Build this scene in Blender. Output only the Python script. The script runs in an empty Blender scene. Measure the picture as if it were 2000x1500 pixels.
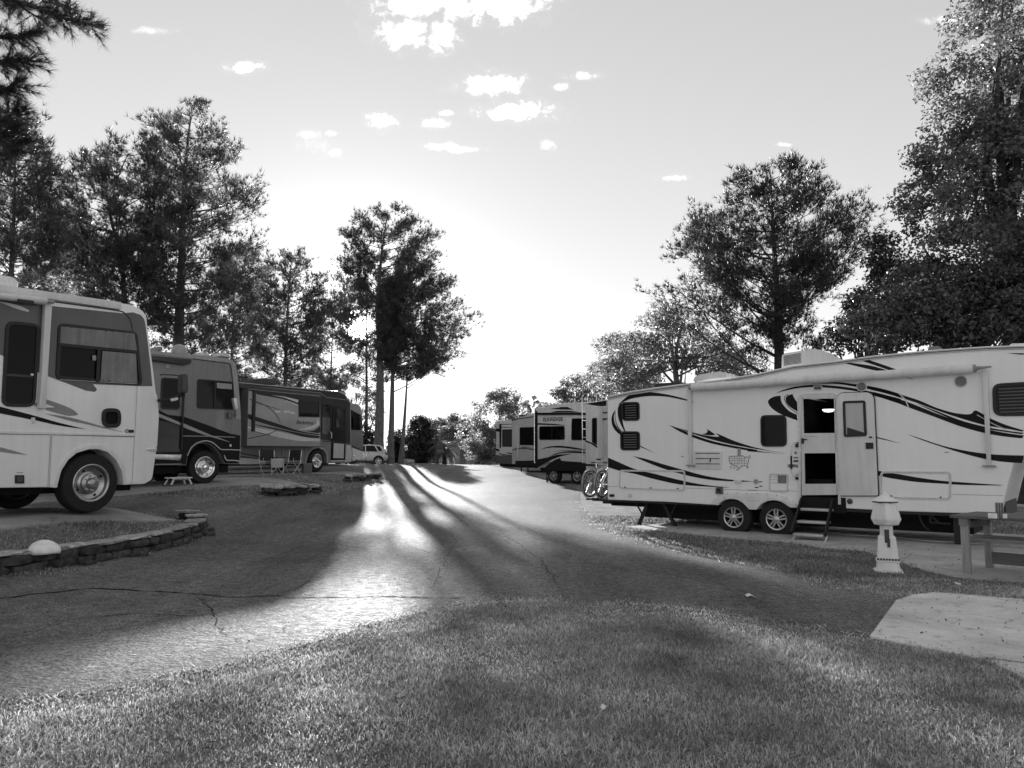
import bpy, bmesh, math, random
import numpy as np
from mathutils import Vector, Matrix
from mathutils.geometry import delaunay_2d_cdt
S = bpy.context.scene
COL = S.collection
R = math.radians
# ------------------------------------------------------------------ camera
F, HOR, CAMZ = 1480.0, 897.0, 1.55
PITCH = math.atan((HOR - 750) / F)
cam = bpy.data.cameras.new('camera'); co = bpy.data.objects.new('camera', cam); COL.objects.link(co)
co.location = (0, 0, CAMZ); co.rotation_euler = (math.pi/2 + PITCH, 0, 0)
cam.sensor_width = 36; cam.lens = F / 2000 * 36; cam.clip_start = .05; cam.clip_end = 3000
S.camera = co
CP, SP = math.cos(PITCH), math.sin(PITCH)
def ray(px, py):
    x = (px - 1000) / F; y = (750 - py) / F
    return np.array([x, CP - y*SP, SP + y*CP])
def at(px, py, Y):
    d = ray(px, py); t = Y / d[1]
    return Vector((d[0]*t, Y, CAMZ + d[2]*t))
def proj(P):
    X, Y, Z = P[..., 0], P[..., 1], P[..., 2] - CAMZ
    f = Y*CP + Z*SP; u = -Y*SP + Z*CP
    return 1000 + F*X/f, 750 - F*u/f
# ------------------------------------------------------------------ sky and sun
sd = ray(700, 640); sd = sd / np.linalg.norm(sd)
SUN_EL = math.asin(sd[2]); SUN_AZ = math.atan2(sd[0], sd[1])        # azimuth from +Y, clockwise
SKY_STRENGTH, SUN_STRENGTH, EXPOSURE = 0.1, 2.8, 2.14
w = bpy.data.worlds.new('World'); S.world = w; w.use_nodes = True
nt = w.node_tree; nt.nodes.clear()
def nd(t, **k):
    n = nt.nodes.new(t)
    for a, b in k.items(): setattr(n, a, b)
    return n
def lk(a, b): nt.links.new(a, b)
def mth(op, a, b=None, c=None, clamp=False):
    n = nd('ShaderNodeMath', operation=op); n.use_clamp = clamp
    for i, v in enumerate((a, b, c)):
        if v is None: continue
        if isinstance(v, (int, float)): n.inputs[i].default_value = v
        else: lk(v, n.inputs[i])
    return n.outputs[0]
sky = nd('ShaderNodeTexSky', sky_type='NISHITA'); sky.sun_disc = False
sky.sun_elevation = SUN_EL; sky.sun_rotation = SUN_AZ; sky.air_density = 1.0; sky.dust_density = .06; sky.ozone_density = 1.0
bw = nd('ShaderNodeRGBToBW'); lk(sky.outputs[0], bw.inputs[0])
tc = nd('ShaderNodeTexCoord'); sep = nd('ShaderNodeSeparateXYZ'); lk(tc.outputs['Generated'], sep.inputs[0])
# the sun itself, seen through thin air: a small disc with a soft aureole
dot = nd('ShaderNodeVectorMath', operation='DOT_PRODUCT'); lk(tc.outputs['Generated'], dot.inputs[0]); dot.inputs[1].default_value = tuple(sd)
ang = mth('ARCCOSINE', mth('MINIMUM', dot.outputs['Value'], 0.9999999))
disc = mth('MULTIPLY', mth('EXPONENT', mth('MULTIPLY', mth('POWER', mth('MULTIPLY', ang, 1/R(.75)), 2.0), -1.0)), 80.0)
aur = mth('MULTIPLY', mth('EXPONENT', mth('MULTIPLY', ang, -1/R(4.0))), 3.5)
base = mth('ADD', mth('ADD', mth('POWER', bw.outputs[0], .5), disc), aur)
# clouds: small cumulus, placed by direction
gy = mth('MAXIMUM', sep.outputs['Y'], 0.02)
gu = mth('DIVIDE', sep.outputs['X'], gy); gv = mth('DIVIDE', sep.outputs['Z'], gy)
comb = nd('ShaderNodeCombineXYZ'); lk(gu, comb.inputs[0]); lk(gv, comb.inputs[1])
nz = nd('ShaderNodeTexNoise'); lk(comb.outputs[0], nz.inputs['Vector']); nz.inputs['Scale'].default_value = 48; nz.inputs['Detail'].default_value = 9; nz.inputs['Roughness'].default_value = .68; nz.inputs['Distortion'].default_value = .4
n1 = mth('SUBTRACT', nz.outputs['Fac'], .5)
CL = [(788,66,62,30,1),(862,72,34,34,.8),(812,8,95,26,.85),(890,12,40,34,.85),(985,8,90,38,1),(960,164,66,24,1),(1012,217,74,20,1),
      (747,238,32,16,.95),(476,132,36,12,.9),(602,262,28,10,.3),(650,262,16,7,.4),(655,297,16,11,.7),(848,243,34,11,.55),(873,220,16,6,.5),(862,286,40,9,.55),
      (905,292,40,7,.5),(1140,148,32,9,.8),(1093,170,20,8,.6),(1315,347,34,7,.7),(1530,282,18,5,.5),(1068,286,16,13,.35),
      (1080,738,80,9,.45),(1040,765,70,7,.4),(1120,720,50,5,.3),(620,285,50,18,.12),(1860,40,60,12,.4),(300,60,40,8,.3)]
cm = None
for (x, y, a, b, k) in CL:
    d = ray(x, y); u0, v0 = d[0]/d[1], d[2]/d[1]
    e = ray(x + a, y); a_ = abs(e[0]/e[1] - u0); e = ray(x, y - b); b_ = abs(e[2]/e[1] - v0)
    q = mth('ADD', mth('POWER', mth('MULTIPLY', mth('SUBTRACT', gu, u0), 1/a_), 2.0), mth('POWER', mth('MULTIPLY', mth('SUBTRACT', gv, v0), 1/b_), 2.0))
    m = mth('SUBTRACT', 1.0, mth('SQRT', q))
    m0 = m; m = mth('MULTIPLY', mth('MULTIPLY', mth('ADD', m0, mth('MULTIPLY', n1, 3.0)), 1.25, clamp=True), k); hl = mth('MULTIPLY', mth('MULTIPLY_ADD', mth('ADD', m0, mth('MULTIPLY', n1, 2.6)), .8, .42, clamp=True), .07*k)
    m = mth('MAXIMUM', mth('POWER', m, 1.15), hl); cm = m if cm is None else mth('MAXIMUM', cm, m)
cm = mth('MULTIPLY', cm, mth('GREATER_THAN', sep.outputs['Y'], 0.05))
lit = mth('ADD', base, mth('MULTIPLY', cm, mth('MULTIPLY_ADD', nz.outputs['Fac'], 4.0, .6)))
bg = nd('ShaderNodeBackground'); bg.inputs['Strength'].default_value = SKY_STRENGTH
lk(lit, bg.inputs['Color']); wo = nd('ShaderNodeOutputWorld'); lk(bg.outputs[0], wo.inputs[0])
sl = bpy.data.lights.new('sun', 'SUN'); sl.energy = SUN_STRENGTH; sl.angle = R(.6); sl.color = (1, 1, 1)
so = bpy.data.objects.new('sun', sl); COL.objects.link(so)
so.rotation_euler = Vector((-sd[0], -sd[1], -sd[2])).to_track_quat('-Z', 'Y').to_euler(); so.location = (0, 0, 60)
V = S.view_settings; V.view_transform = 'Standard'; V.look = 'None'; V.gamma = 1; V.exposure = EXPOSURE; V.use_curve_mapping = False
S.render.engine = 'CYCLES'
C = S.cycles
C.use_denoising = True; C.max_bounces = 6; C.diffuse_bounces = 3; C.glossy_bounces = 3; C.transmission_bounces = 4; C.transparent_max_bounces = 6; C.volume_bounces = 0
C.sample_clamp_indirect = 6; C.caustics_reflective = False; C.caustics_refractive = False
C.use_adaptive_sampling = True; C.adaptive_threshold = .015

# ------------------------------------------------------------------ materials
MATS = {}
def newmat(name):
    m = bpy.data.materials.new(name); m.use_nodes = True
    t = m.node_tree; b = t.nodes['Principled BSDF']
    return m, t, b
def ramp(t, fac, stops):
    r = t.nodes.new('ShaderNodeValToRGB'); t.links.new(fac, r.inputs[0])
    el = r.color_ramp.elements
    while len(el) < len(stops): el.new(.5)
    for e, (p, v) in zip(el, stops): e.position = p; e.color = (v, v, v, 1)
    return r.outputs[0]
def noise(t, scale, detail=4, rough=.6, vec=None, kind='ShaderNodeTexNoise'):
    n = t.nodes.new(kind); n.inputs['Scale'].default_value = scale
    if kind == 'ShaderNodeTexNoise': n.inputs['Detail'].default_value = detail; n.inputs['Roughness'].default_value = rough
    if vec is None:
        g = t.nodes.new('ShaderNodeNewGeometry'); vec = g.outputs['Position']
    t.links.new(vec, n.inputs['Vector'])
    return n.outputs['Distance' if kind == 'ShaderNodeTexVoronoi' else 'Fac']
def bump(t, b, h, strength, dist):
    n = t.nodes.new('ShaderNodeBump'); n.inputs['Strength'].default_value = strength; n.inputs['Distance'].default_value = dist
    t.links.new(h, n.inputs['Height'])
    return n.outputs[0]
def mixf(t, a, b, f, mode='MIX'):
    n = t.nodes.new('ShaderNodeMix'); n.data_type = 'RGBA'; n.blend_type = mode
    for i, v in ((0, f), (6, a), (7, b)):
        if isinstance(v, (int, float)): n.inputs[i].default_value = v if i == 0 else (v, v, v, 1)
        else: t.links.new(v, n.inputs[i])
    return n.outputs[2]
def paint(v, rough=.32, coat=.25, dirt=.12, spec=.5, metal=0):
    k = ('paint', v, rough, coat, dirt, spec, metal)
    if k in MATS: return MATS[k]
    m, t, b = newmat('paint')
    f = noise(t, 1.7, 6, .65)
    g = t.nodes.new('ShaderNodeNewGeometry'); mp = t.nodes.new('ShaderNodeMapping'); mp.inputs['Scale'].default_value = (9, 9, .7)
    t.links.new(g.outputs['Position'], mp.inputs[0]); f2 = noise(t, 1.0, 5, .6, mp.outputs[0])
    c = ramp(t, f, [(.3, v*(1-dirt)), (.7, v)]); c2 = ramp(t, f2, [(.35, 1-dirt*.9), (.6, 1)])
    t.links.new(mixf(t, c, c2, 1.0, 'MULTIPLY'), b.inputs['Base Color'])
    t.links.new(ramp(t, f, [(.3, min(1, rough*1.5)), (.7, rough)]), b.inputs['Roughness'])
    b.inputs['Coat Weight'].default_value = coat; b.inputs['Coat Roughness'].default_value = .12
    b.inputs['Specular IOR Level'].default_value = spec; b.inputs['Metallic'].default_value = metal
    MATS[k] = m; return m
def plain(v, rough=.6, metal=0, spec=.5):
    k = ('plain', v, rough, metal, spec)
    if k in MATS: return MATS[k]
    m, t, b = newmat('surface')
    f = noise(t, 14, 4, .6); t.links.new(ramp(t, f, [(.3, v*.82), (.7, min(1, v*1.1))]), b.inputs['Base Color'])
    b.inputs['Roughness'].default_value = rough; b.inputs['Metallic'].default_value = metal; b.inputs['Specular IOR Level'].default_value = spec
    MATS[k] = m; return m
def glass(v=.006, rough=.04):
    k = ('glass', v, rough)
    if k in MATS: return MATS[k]
    m, t, b = newmat('dark_glass'); b.inputs['Base Color'].default_value = (v, v, v, 1); b.inputs['Roughness'].default_value = rough; b.inputs['Specular IOR Level'].default_value = .13
    h = noise(t, 1.3, 2, .5); t.links.new(bump(t, b, h, .05, .05), b.inputs['Normal'])
    MATS[k] = m; return m
def emis(v):
    m, t, b = newmat('lamp_glow'); b.inputs['Base Color'].default_value = (.9, .9, .9, 1); b.inputs['Emission Color'].default_value = (1, 1, 1, 1); b.inputs['Emission Strength'].default_value = v
    return m
def leafmat(v, trans=.35, var=.35, rough=.42):
    k = ('leaf', v, trans, var, rough)
    if k in MATS: return MATS[k]
    m, t, b = newmat('foliage')
    f = noise(t, 1.1, 3, .6); f2 = noise(t, 23, 2, .5)
    c = mixf(t, ramp(t, f, [(.3, v*(1-var)), (.7, v*(1+var))]), ramp(t, f2, [(.3, .75), (.7, 1.0)]), 1, 'MULTIPLY')
    gi = t.nodes.new('ShaderNodeNewGeometry'); c = mixf(t, c, ramp(t, gi.outputs['Random Per Island'], [(0, .45), (.6, 1.0), (1, 1.7)]), 1, 'MULTIPLY')
    t.links.new(c, b.inputs['Base Color']); b.inputs['Roughness'].default_value = rough; b.inputs['Specular IOR Level'].default_value = .5
    tr = t.nodes.new('ShaderNodeBsdfTranslucent')
    mul = t.nodes.new('ShaderNodeMix'); mul.data_type = 'RGBA'; mul.blend_type = 'MULTIPLY'; mul.inputs[0].default_value = 1; t.links.new(c, mul.inputs[6]); mul.inputs[7].default_value = (1.6, 1.6, 1.6, 1)
    t.links.new(mul.outputs[2], tr.inputs[0])
    mx = t.nodes.new('ShaderNodeMixShader'); mx.inputs[0].default_value = trans
    t.links.new(b.outputs[0], mx.inputs[1]); t.links.new(tr.outputs[0], mx.inputs[2])
    t.links.new(mx.outputs[0], t.nodes['Material Output'].inputs[0])
    MATS[k] = m; return m
def bark(v):
    k = ('bark', v)
    if k in MATS: return MATS[k]
    m, t, b = newmat('bark')
    g = t.nodes.new('ShaderNodeNewGeometry'); mp = t.nodes.new('ShaderNodeMapping'); mp.inputs['Scale'].default_value = (6, 6, 1.6)
    t.links.new(g.outputs['Position'], mp.inputs[0]); f = noise(t, 2.2, 6, .7, mp.outputs[0])
    t.links.new(ramp(t, f, [(.3, v*.45), (.7, v*1.35)]), b.inputs['Base Color']); b.inputs['Roughness'].default_value = .9; b.inputs['Specular IOR Level'].default_value = .2
    t.links.new(bump(t, b, f, .9, .05), b.inputs['Normal'])
    MATS[k] = m; return m
def asphalt():
    m, t, b = newmat('asphalt')
    v1 = noise(t, 26, kind='ShaderNodeTexVoronoi'); n1 = noise(t, 46, 6, .8); n2 = noise(t, .35, 5, .6); n3 = noise(t, 9, 5, .65)
    c = mixf(t, ramp(t, n1, [(.38, .02), (.63, .31)]), ramp(t, n2, [(.3, .62), (.7, 1.3)]), 1, 'MULTIPLY')
    gp = t.nodes.new('ShaderNodeNewGeometry'); mp = t.nodes.new('ShaderNodeMapping'); mp.inputs['Scale'].default_value = (1.1, .16, 1); mp.inputs['Rotation'].default_value = (0, 0, .12); t.links.new(gp.outputs['Position'], mp.inputs[0])
    c = mixf(t, c, ramp(t, noise(t, 1.0, 5, .6, mp.outputs[0]), [(.35, .72), (.62, 1.12)]), 1, 'MULTIPLY')
    c = mixf(t, c, ramp(t, n3, [(.35, .7), (.65, 1.15)]), 1, 'MULTIPLY')
    t.links.new(c, b.inputs['Base Color']); t.links.new(ramp(t, n3, [(.3, .8), (.7, .62)]), b.inputs['Roughness'])
    b.inputs['Specular IOR Level'].default_value = .07
    h = t.nodes.new('ShaderNodeMath'); h.operation = 'MULTIPLY_ADD'; t.links.new(v1, h.inputs[0]); h.inputs[1].default_value = -1.0; t.links.new(n1, h.inputs[2])
    h2 = t.nodes.new('ShaderNodeMath'); h2.operation = 'MULTIPLY_ADD'; t.links.new(n3, h2.inputs[0]); h2.inputs[1].default_value = 1.2; t.links.new(h.outputs[0], h2.inputs[2])
    t.links.new(bump(t, b, h2.outputs[0], 1.0, .008), b.inputs['Normal'])
    return m
def concrete(v=.4):
    k = ('conc', v)
    if k in MATS: return MATS[k]
    m, t, b = newmat('concrete')
    n1 = noise(t, 1.1, 7, .65); n2 = noise(t, 60, 3, .6); n3 = noise(t, 5, 6, .7)
    c = mixf(t, ramp(t, n1, [(.3, v*.6), (.68, v*1.1)]), ramp(t, n2, [(.3, .82), (.7, 1.08)]), 1, 'MULTIPLY')
    c = mixf(t, c, ramp(t, n3, [(.3, .55), (.46, 1)]), 1, 'MULTIPLY')
    t.links.new(c, b.inputs['Base Color']); b.inputs['Roughness'].default_value = .8
    t.links.new(bump(t, b, n2, .5, .004), b.inputs['Normal'])
    MATS[k] = m; return m
def stone(v, seed=0):
    k = ('stone', v)
    if k in MATS: return MATS[k]
    m, t, b = newmat('stone')
    oi = t.nodes.new('ShaderNodeObjectInfo')
    n1 = noise(t, 9, 7, .7); n2 = noise(t, 45, 4, .6)
    c = mixf(t, ramp(t, n1, [(.32, v*.3), (.7, v*1.15)]), ramp(t, n2, [(.3, .7), (.7, 1.1)]), 1, 'MULTIPLY')
    c = mixf(t, c, ramp(t, oi.outputs['Random'], [(0, .65), (1, 1.15)]), 1, 'MULTIPLY')
    t.links.new(c, b.inputs['Base Color']); b.inputs['Roughness'].default_value = .9; b.inputs['Specular IOR Level'].default_value = .25
    t.links.new(bump(t, b, n1, 1, .03), b.inputs['Normal'])
    MATS[k] = m; return m
def soil():
    m, t, b = newmat('turf_soil')
    n1 = noise(t, 1.6, 6, .7); n2 = noise(t, 40, 5, .75); n3 = noise(t, .12, 4, .6)
    c = mixf(t, ramp(t, n2, [(.3, .06), (.7, .42)]), ramp(t, n1, [(.3, .55), (.7, 1.25)]), 1, 'MULTIPLY')
    t.links.new(mixf(t, c, ramp(t, n3, [(.35, .8), (.65, 1.2)]), 1, 'MULTIPLY'), b.inputs['Base Color']); b.inputs['Roughness'].default_value = .95; b.inputs['Specular IOR Level'].default_value = .1
    t.links.new(bump(t, b, n2, 1, .03), b.inputs['Normal'])
    return m
def wood(v, up=False):
    k = ('wood', v, up)
    if k in MATS: return MATS[k]
    m, t, b = newmat('weathered_wood')
    tcn = t.nodes.new('ShaderNodeTexCoord'); mp = t.nodes.new('ShaderNodeMapping'); mp.inputs['Scale'].default_value = (2, 26, 26) if not up else (26, 26, 2); t.links.new(tcn.outputs['Object'], mp.inputs[0])
    n1 = noise(t, 1.5, 6, .65, mp.outputs[0])
    t.links.new(ramp(t, n1, [(.3, v*.6), (.7, v*1.15)]), b.inputs['Base Color']); b.inputs['Roughness'].default_value = .8
    t.links.new(bump(t, b, n1, .4, .004), b.inputs['Normal'])
    MATS[k] = m; return m
WHITE = lambda: paint(.9,.35,.2,.03); BLACK = lambda: paint(.01, .5, 0, .0, .2)
RUB = lambda: plain(.018, .75, 0, .3); CHROME = lambda: plain(.75, .16, 1); DARK = lambda: plain(.012, .7, 0, .2)
ALLOY = lambda: plain(.62, .3, 1); BLK = lambda: plain(.014, .45, 0, .4); WHT = lambda: plain(.72, .45); GREY = lambda: plain(.3, .5)

# ------------------------------------------------------------------ mesh helpers
def tag(o, label=None, cat=None, group=None, kind=None):
    if label: o['label'] = label
    if cat: o['category'] = cat
    if group: o['group'] = group
    if kind: o['kind'] = kind
    return o
def empty(name, loc=(0, 0, 0), rz=0, parent=None):
    o = bpy.data.objects.new(name, None); COL.objects.link(o); o.location = loc; o.rotation_euler = (0, 0, rz)
    if parent: o.parent = parent
    o.empty_display_size = .1
    return o
class MB:
    def __init__(s): s.v = []; s.f = []
    def add(s, vs, fs):
        o = len(s.v); s.v += [tuple(p) for p in vs]; s.f += [tuple(i + o for i in f) for f in fs]; return s
    def box(s, x0, x1, y0, y1, z0, z1):
        return s.add([(x0,y0,z0),(x1,y0,z0),(x1,y1,z0),(x0,y1,z0),(x0,y0,z1),(x1,y0,z1),(x1,y1,z1),(x0,y1,z1)],
                     [(0,3,2,1),(4,5,6,7),(0,1,5,4),(1,2,6,5),(2,3,7,6),(3,0,4,7)])
    def prism(s, pts, y0, y1):              # polygon in (x,z), extruded along y
        n = len(pts)
        if area(pts) < 0: pts = pts[::-1]
        vs = [(p[0], y0, p[1]) for p in pts] + [(p[0], y1, p[1]) for p in pts]
        fs = [tuple(range(n)), tuple(range(2*n-1, n-1, -1))] + [((i+1) % n, i, n+i, n+(i+1) % n) for i in range(n)]
        return s.add(vs, fs)
    def plate(s, pts, y):
        if area(pts) < 0: pts = pts[::-1]
        return s.add([(p[0], y, p[1]) for p in pts], [tuple(range(len(pts)))])
    def ring(s, outer, inner, y0, y1):
        n = len(outer)
        vs = [(p[0], y0, p[1]) for p in outer] + [(p[0], y0, p[1]) for p in inner] + [(p[0], y1, p[1]) for p in outer] + [(p[0], y1, p[1]) for p in inner]
        fs = []
        for i in range(n):
            j = (i+1) % n
            fs += [(i, j, n+j, n+i), (2*n+i, 3*n+i, 3*n+j, 2*n+j), (i, 2*n+i, 2*n+j, j), (n+i, n+j, 3*n+j, 3*n+i)]
        return s.add(vs, fs)
    def lathe(s, prof, n=32, axis='y', c=(0, 0, 0), cap=False):
        vs = []; fs = []; m = len(prof)
        for k in range(n):
            a = 2*math.pi*k/n; ca, sa = math.cos(a), math.sin(a)
            for (r, h) in prof:
                p = (r*ca, h, r*sa) if axis == 'y' else ((r*ca, r*sa, h) if axis == 'z' else (h, r*ca, r*sa))
                vs.append((p[0]+c[0], p[1]+c[1], p[2]+c[2]))
        for k in range(n):
            k2 = (k+1) % n
            for i in range(m-1): fs.append((k*m+i, k2*m+i, k2*m+i+1, k*m+i+1))
        if cap: fs += [tuple(k*m for k in range(n)), tuple(k*m+m-1 for k in range(n-1, -1, -1))]
        return s.add(vs, fs)
    def tube(s, path, r, n=6, cap=True):
        P = [Vector(p) for p in path]; m = len(P)
        rr = r if isinstance(r, (list, tuple)) else [r]*m
        vs = []; fs = []; up = Vector((0.3, .2, 1)).normalized(); last = None
        for i in range(m):
            d = (P[min(i+1, m-1)] - P[max(i-1, 0)])
            d = d.normalized() if d.length > 1e-9 else Vector((0, 0, 1))
            if last is None:
                a = d.cross(up)
                if a.length < .1: a = d.cross(Vector((1, 0, 0)))
            else: a = last - d*last.dot(d)
            a.normalize(); b = d.cross(a); last = a
            for k in range(n):
                t = 2*math.pi*k/n; vs.append(P[i] + (a*math.cos(t) + b*math.sin(t))*rr[i])
        for i in range(m-1):
            for k in range(n):
                k2 = (k+1) % n; fs.append((i*n+k, i*n+k2, (i+1)*n+k2, (i+1)*n+k))
        if cap: fs += [tuple(range(n-1, -1, -1)), tuple((m-1)*n+k for k in range(n))]
        return s.add(vs, fs)
    def bar(s, a, b, wx, wz=None):           # square bar between two points
        wz = wz or wx; a, b = Vector(a), Vector(b); d = (b-a).normalized()
        x = d.cross(Vector((0, 0, 1)))
        if x.length < .05: x = Vector((1, 0, 0))
        x.normalize(); z = x.cross(d)
        vs = [q + x*i*wx/2 + z*j*wz/2 for q in (a, b) for i, j in ((-1,-1),(1,-1),(1,1),(-1,1))]
        return s.add(vs, [(0,1,2,3),(7,6,5,4),(0,4,5,1),(1,5,6,2),(2,6,7,3),(3,7,4,0)])
    def xform(s, M, start=0):
        for i in range(start, len(s.v)): s.v[i] = tuple(M @ Vector(s.v[i]))
        return s
    def build(s, name, mat, parent=None, smooth=None, bevel=0, seg=2, loc=None, rot=None):
        me = bpy.data.meshes.new(name); me.from_pydata(s.v, [], s.f)
        bm = bmesh.new(); bm.from_mesh(me); bmesh.ops.recalc_face_normals(bm, faces=bm.faces)
        if bevel:
            es = [e for e in bm.edges if len(e.link_faces) == 2 and e.calc_face_angle(0) > R(25)]
            bmesh.ops.bevel(bm, geom=es, offset=bevel, segments=seg, affect='EDGES', clamp_overlap=True, profile=.6)
        bm.to_mesh(me); bm.free()
        if smooth is None: smooth = 35
        if smooth: me.shade_smooth(); me.set_sharp_from_angle(angle=R(smooth))
        me.materials.append(mat)
        o = bpy.data.objects.new(name, me); COL.objects.link(o)
        if parent: o.parent = parent
        if loc is not None: o.location = loc
        if rot is not None: o.rotation_euler = rot
        return o
def area(p): return .5*sum(p[i][0]*p[(i+1) % len(p)][1] - p[(i+1) % len(p)][0]*p[i][1] for i in range(len(p)))
def fastmesh(name, verts, tris, mat, parent=None, smooth=False):
    me = bpy.data.meshes.new(name); n = len(verts); m = len(tris); k = tris.shape[1]
    me.vertices.add(n); me.vertices.foreach_set('co', np.ascontiguousarray(verts, np.float32).ravel())
    me.loops.add(m*k); me.loops.foreach_set('vertex_index', np.ascontiguousarray(tris, np.int32).ravel())
    me.polygons.add(m); me.polygons.foreach_set('loop_start', np.arange(0, m*k, k, dtype=np.int32))
    if smooth: me.polygons.foreach_set('use_smooth', np.ones(m, bool))
    me.update(calc_edges=True); me.materials.append(mat)
    o = bpy.data.objects.new(name, me); COL.objects.link(o)
    if parent: o.parent = parent
    return o
def rnd(pts, r, n=4):                       # polygon with rounded corners
    out = []; m = len(pts)
    for i in range(m):
        p = Vector(pts[i]); a = Vector(pts[i-1]) - p; b = Vector(pts[(i+1) % m]) - p
        q = r[i] if isinstance(r, (list, tuple)) else r
        q = min(q, a.length*.48, b.length*.48)
        if q <= 0: out.append(tuple(p)); continue
        A = p + a.normalized()*q; B = p + b.normalized()*q
        for k in range(n+1):
            t = k/n; out.append(tuple(A*(1-t)**2 + p*2*t*(1-t) + B*t*t))
    return out
def rect(x0, y0, x1, y1, r=0): 
    p = [(x0, y0), (x1, y0), (x1, y1), (x0, y1)]
    return rnd(p, r) if r else p
def inset(pts, d):
    if area(pts) < 0: pts = pts[::-1]
    out = []; m = len(pts)
    for i in range(m):
        a = Vector(pts[i]) - Vector(pts[i-1]); b = Vector(pts[(i+1) % m]) - Vector(pts[i])
        if a.length < 1e-9: a = b
        if b.length < 1e-9: b = a
        na = Vector((-a.y, a.x)).normalized(); nb = Vector((-b.y, b.x)).normalized(); nn = na + nb
        l = nn.length; nn = nn/l if l > 1e-6 else na
        k = d/max(.5, nn.dot(na)); out.append((pts[i][0] + nn.x*k, pts[i][1] + nn.y*k))
    return out
def cr(pts, n=6):                           # smooth curve through points
    if len(pts) < 3: return list(pts)
    out = []
    for i in range(len(pts)-1):
        p0 = pts[max(i-1, 0)]; p1 = pts[i]; p2 = pts[i+1]; p3 = pts[min(i+2, len(pts)-1)]
        for k in range(n):
            t = k/n
            out.append(tuple(.5*(2*p1[j] + (p2[j]-p0[j])*t + (2*p0[j]-5*p1[j]+4*p2[j]-p3[j])*t*t + (3*p1[j]-p0[j]-3*p2[j]+p3[j])*t**3) for j in range(len(p1))))
    out.append(tuple(pts[-1])); return out
def text_mesh(name, body, size, mat, parent, loc, rot, shear=0, extrude=.001, width=None, bold=0):
    cu = bpy.data.curves.new(name, 'FONT'); cu.body = body; cu.size = size; cu.shear = shear; cu.extrude = extrude; cu.offset = bold
    o = bpy.data.objects.new(name, cu); COL.objects.link(o)
    dg = bpy.context.evaluated_depsgraph_get(); me = bpy.data.meshes.new_from_object(o.evaluated_get(dg))
    bpy.data.objects.remove(o); bpy.data.curves.remove(cu)
    if width:
        xs = [v.co.x for v in me.vertices]; k = width/(max(xs)-min(xs)); x0 = min(xs)
        for v in me.vertices: v.co.x = (v.co.x - x0)*k
    me.materials.clear(); me.materials.append(mat)
    t = bpy.data.objects.new(name, me); COL.objects.link(t); t.parent = parent; t.location = loc; t.rotation_euler = rot
    return t
def copy_tree(o, parent=None):
    c = o.copy(); COL.objects.link(c); c.parent = parent
    for ch in o.children: copy_tree(ch, c)
    return c

# ------------------------------------------------------------------ terrain
def sm(a): a = np.clip(a, 0, 1); return a*a*(3-2*a)
YC = [-80, 0, 14, 18, 27, 36, 46, 55, 62, 75, 95, 130, 250, 600, 1500]; ZC = [0, 0, 0, .02, .28, .42, .80, 1.02, 1.10, 1.02, .7, .3, 0, -1, -6]
YL = [-80, 2, 8, 12, 15, 17, 22, 33, 44, 55, 70, 120]; ZL = [0, .1, .22, .32, .40, .52, .72, .60, .50, .2, .1, 0]
WALL = np.array(cr([(-7.3,6.6),(-6.65,8.3),(-6.25,9.2),(-5.84,10.5),(-5.62,11.6),(-5.56,12.7),(-5.72,13.8),(-6.05,14.7),(-6.4,15.0)], 5))
TPOLY = np.vstack([WALL, [(-8, 15.6), (-60, 15.6), (-60, 6.6)]])
def inpoly(X, Y, P):
    c = np.zeros(np.shape(X), bool); n = len(P)
    for i in range(n):
        x1, y1 = P[i]; x2, y2 = P[i-1]
        if y1 == y2: continue
        c ^= ((y1 > Y) != (y2 > Y)) & (X < (x2-x1)*(Y-y1)/(y2-y1) + x1)
    return c
def dline(X, Y, P):
    d = np.full(np.shape(X), 1e9)
    for i in range(len(P)-1):
        a, b = P[i], P[i+1]; e = b-a; L = e@e
        t = np.clip(((X-a[0])*e[0] + (Y-a[1])*e[1])/L, 0, 1)
        d = np.minimum(d, np.hypot(X-a[0]-t*e[0], Y-a[1]-t*e[1]))
    return d
def base_z(X, Y):
    c = (np.interp(Y-1.5, YC, ZC) + np.interp(Y, YC, ZC)*2 + np.interp(Y+1.5, YC, ZC))/4
    l = (np.interp(Y-1, YL, ZL) + np.interp(Y+1, YL, ZL))/2
    return c + l*sm((-X-3)/5)
def terr(X, Y):
    X = np.asarray(X, float); Y = np.asarray(Y, float)
    z = base_z(X, Y)
    near = (X < -5) & (Y > 5) & (Y < 17.5)
    if np.any(near):
        x = X[near] if X.ndim else X; y = Y[near] if Y.ndim else Y
        d = dline(x, y, WALL); ins = inpoly(x, y, TPOLY); sd_ = np.where(ins, d, -d)
        zt = .41 + .25*sm((d-.15)/1.5)
        wgt = sm((sd_+.02)/.12) * (1 - sm((y-13.9)/1.7))*sm((y-6.0)/1.2)
        zz = (z[near] if X.ndim else z); zz = zz + np.maximum(zt-zz, 0)*wgt
        if X.ndim: z = z.copy(); z[near] = zz
        else: z = zz
    return z
def tz(x, y): return float(terr(np.array([x]), np.array([y]))[0])
def G(px, py, far=140):
    d = ray(px, py); Y = np.arange(2.0, far, .05)
    X = d[0]*Y/d[1]; Z = CAMZ + d[2]*Y/d[1]; b = Z <= terr(X, Y)
    i = int(np.argmax(b)) if b.any() else len(Y)-1
    return (float(X[i]), float(Y[i]))
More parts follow.
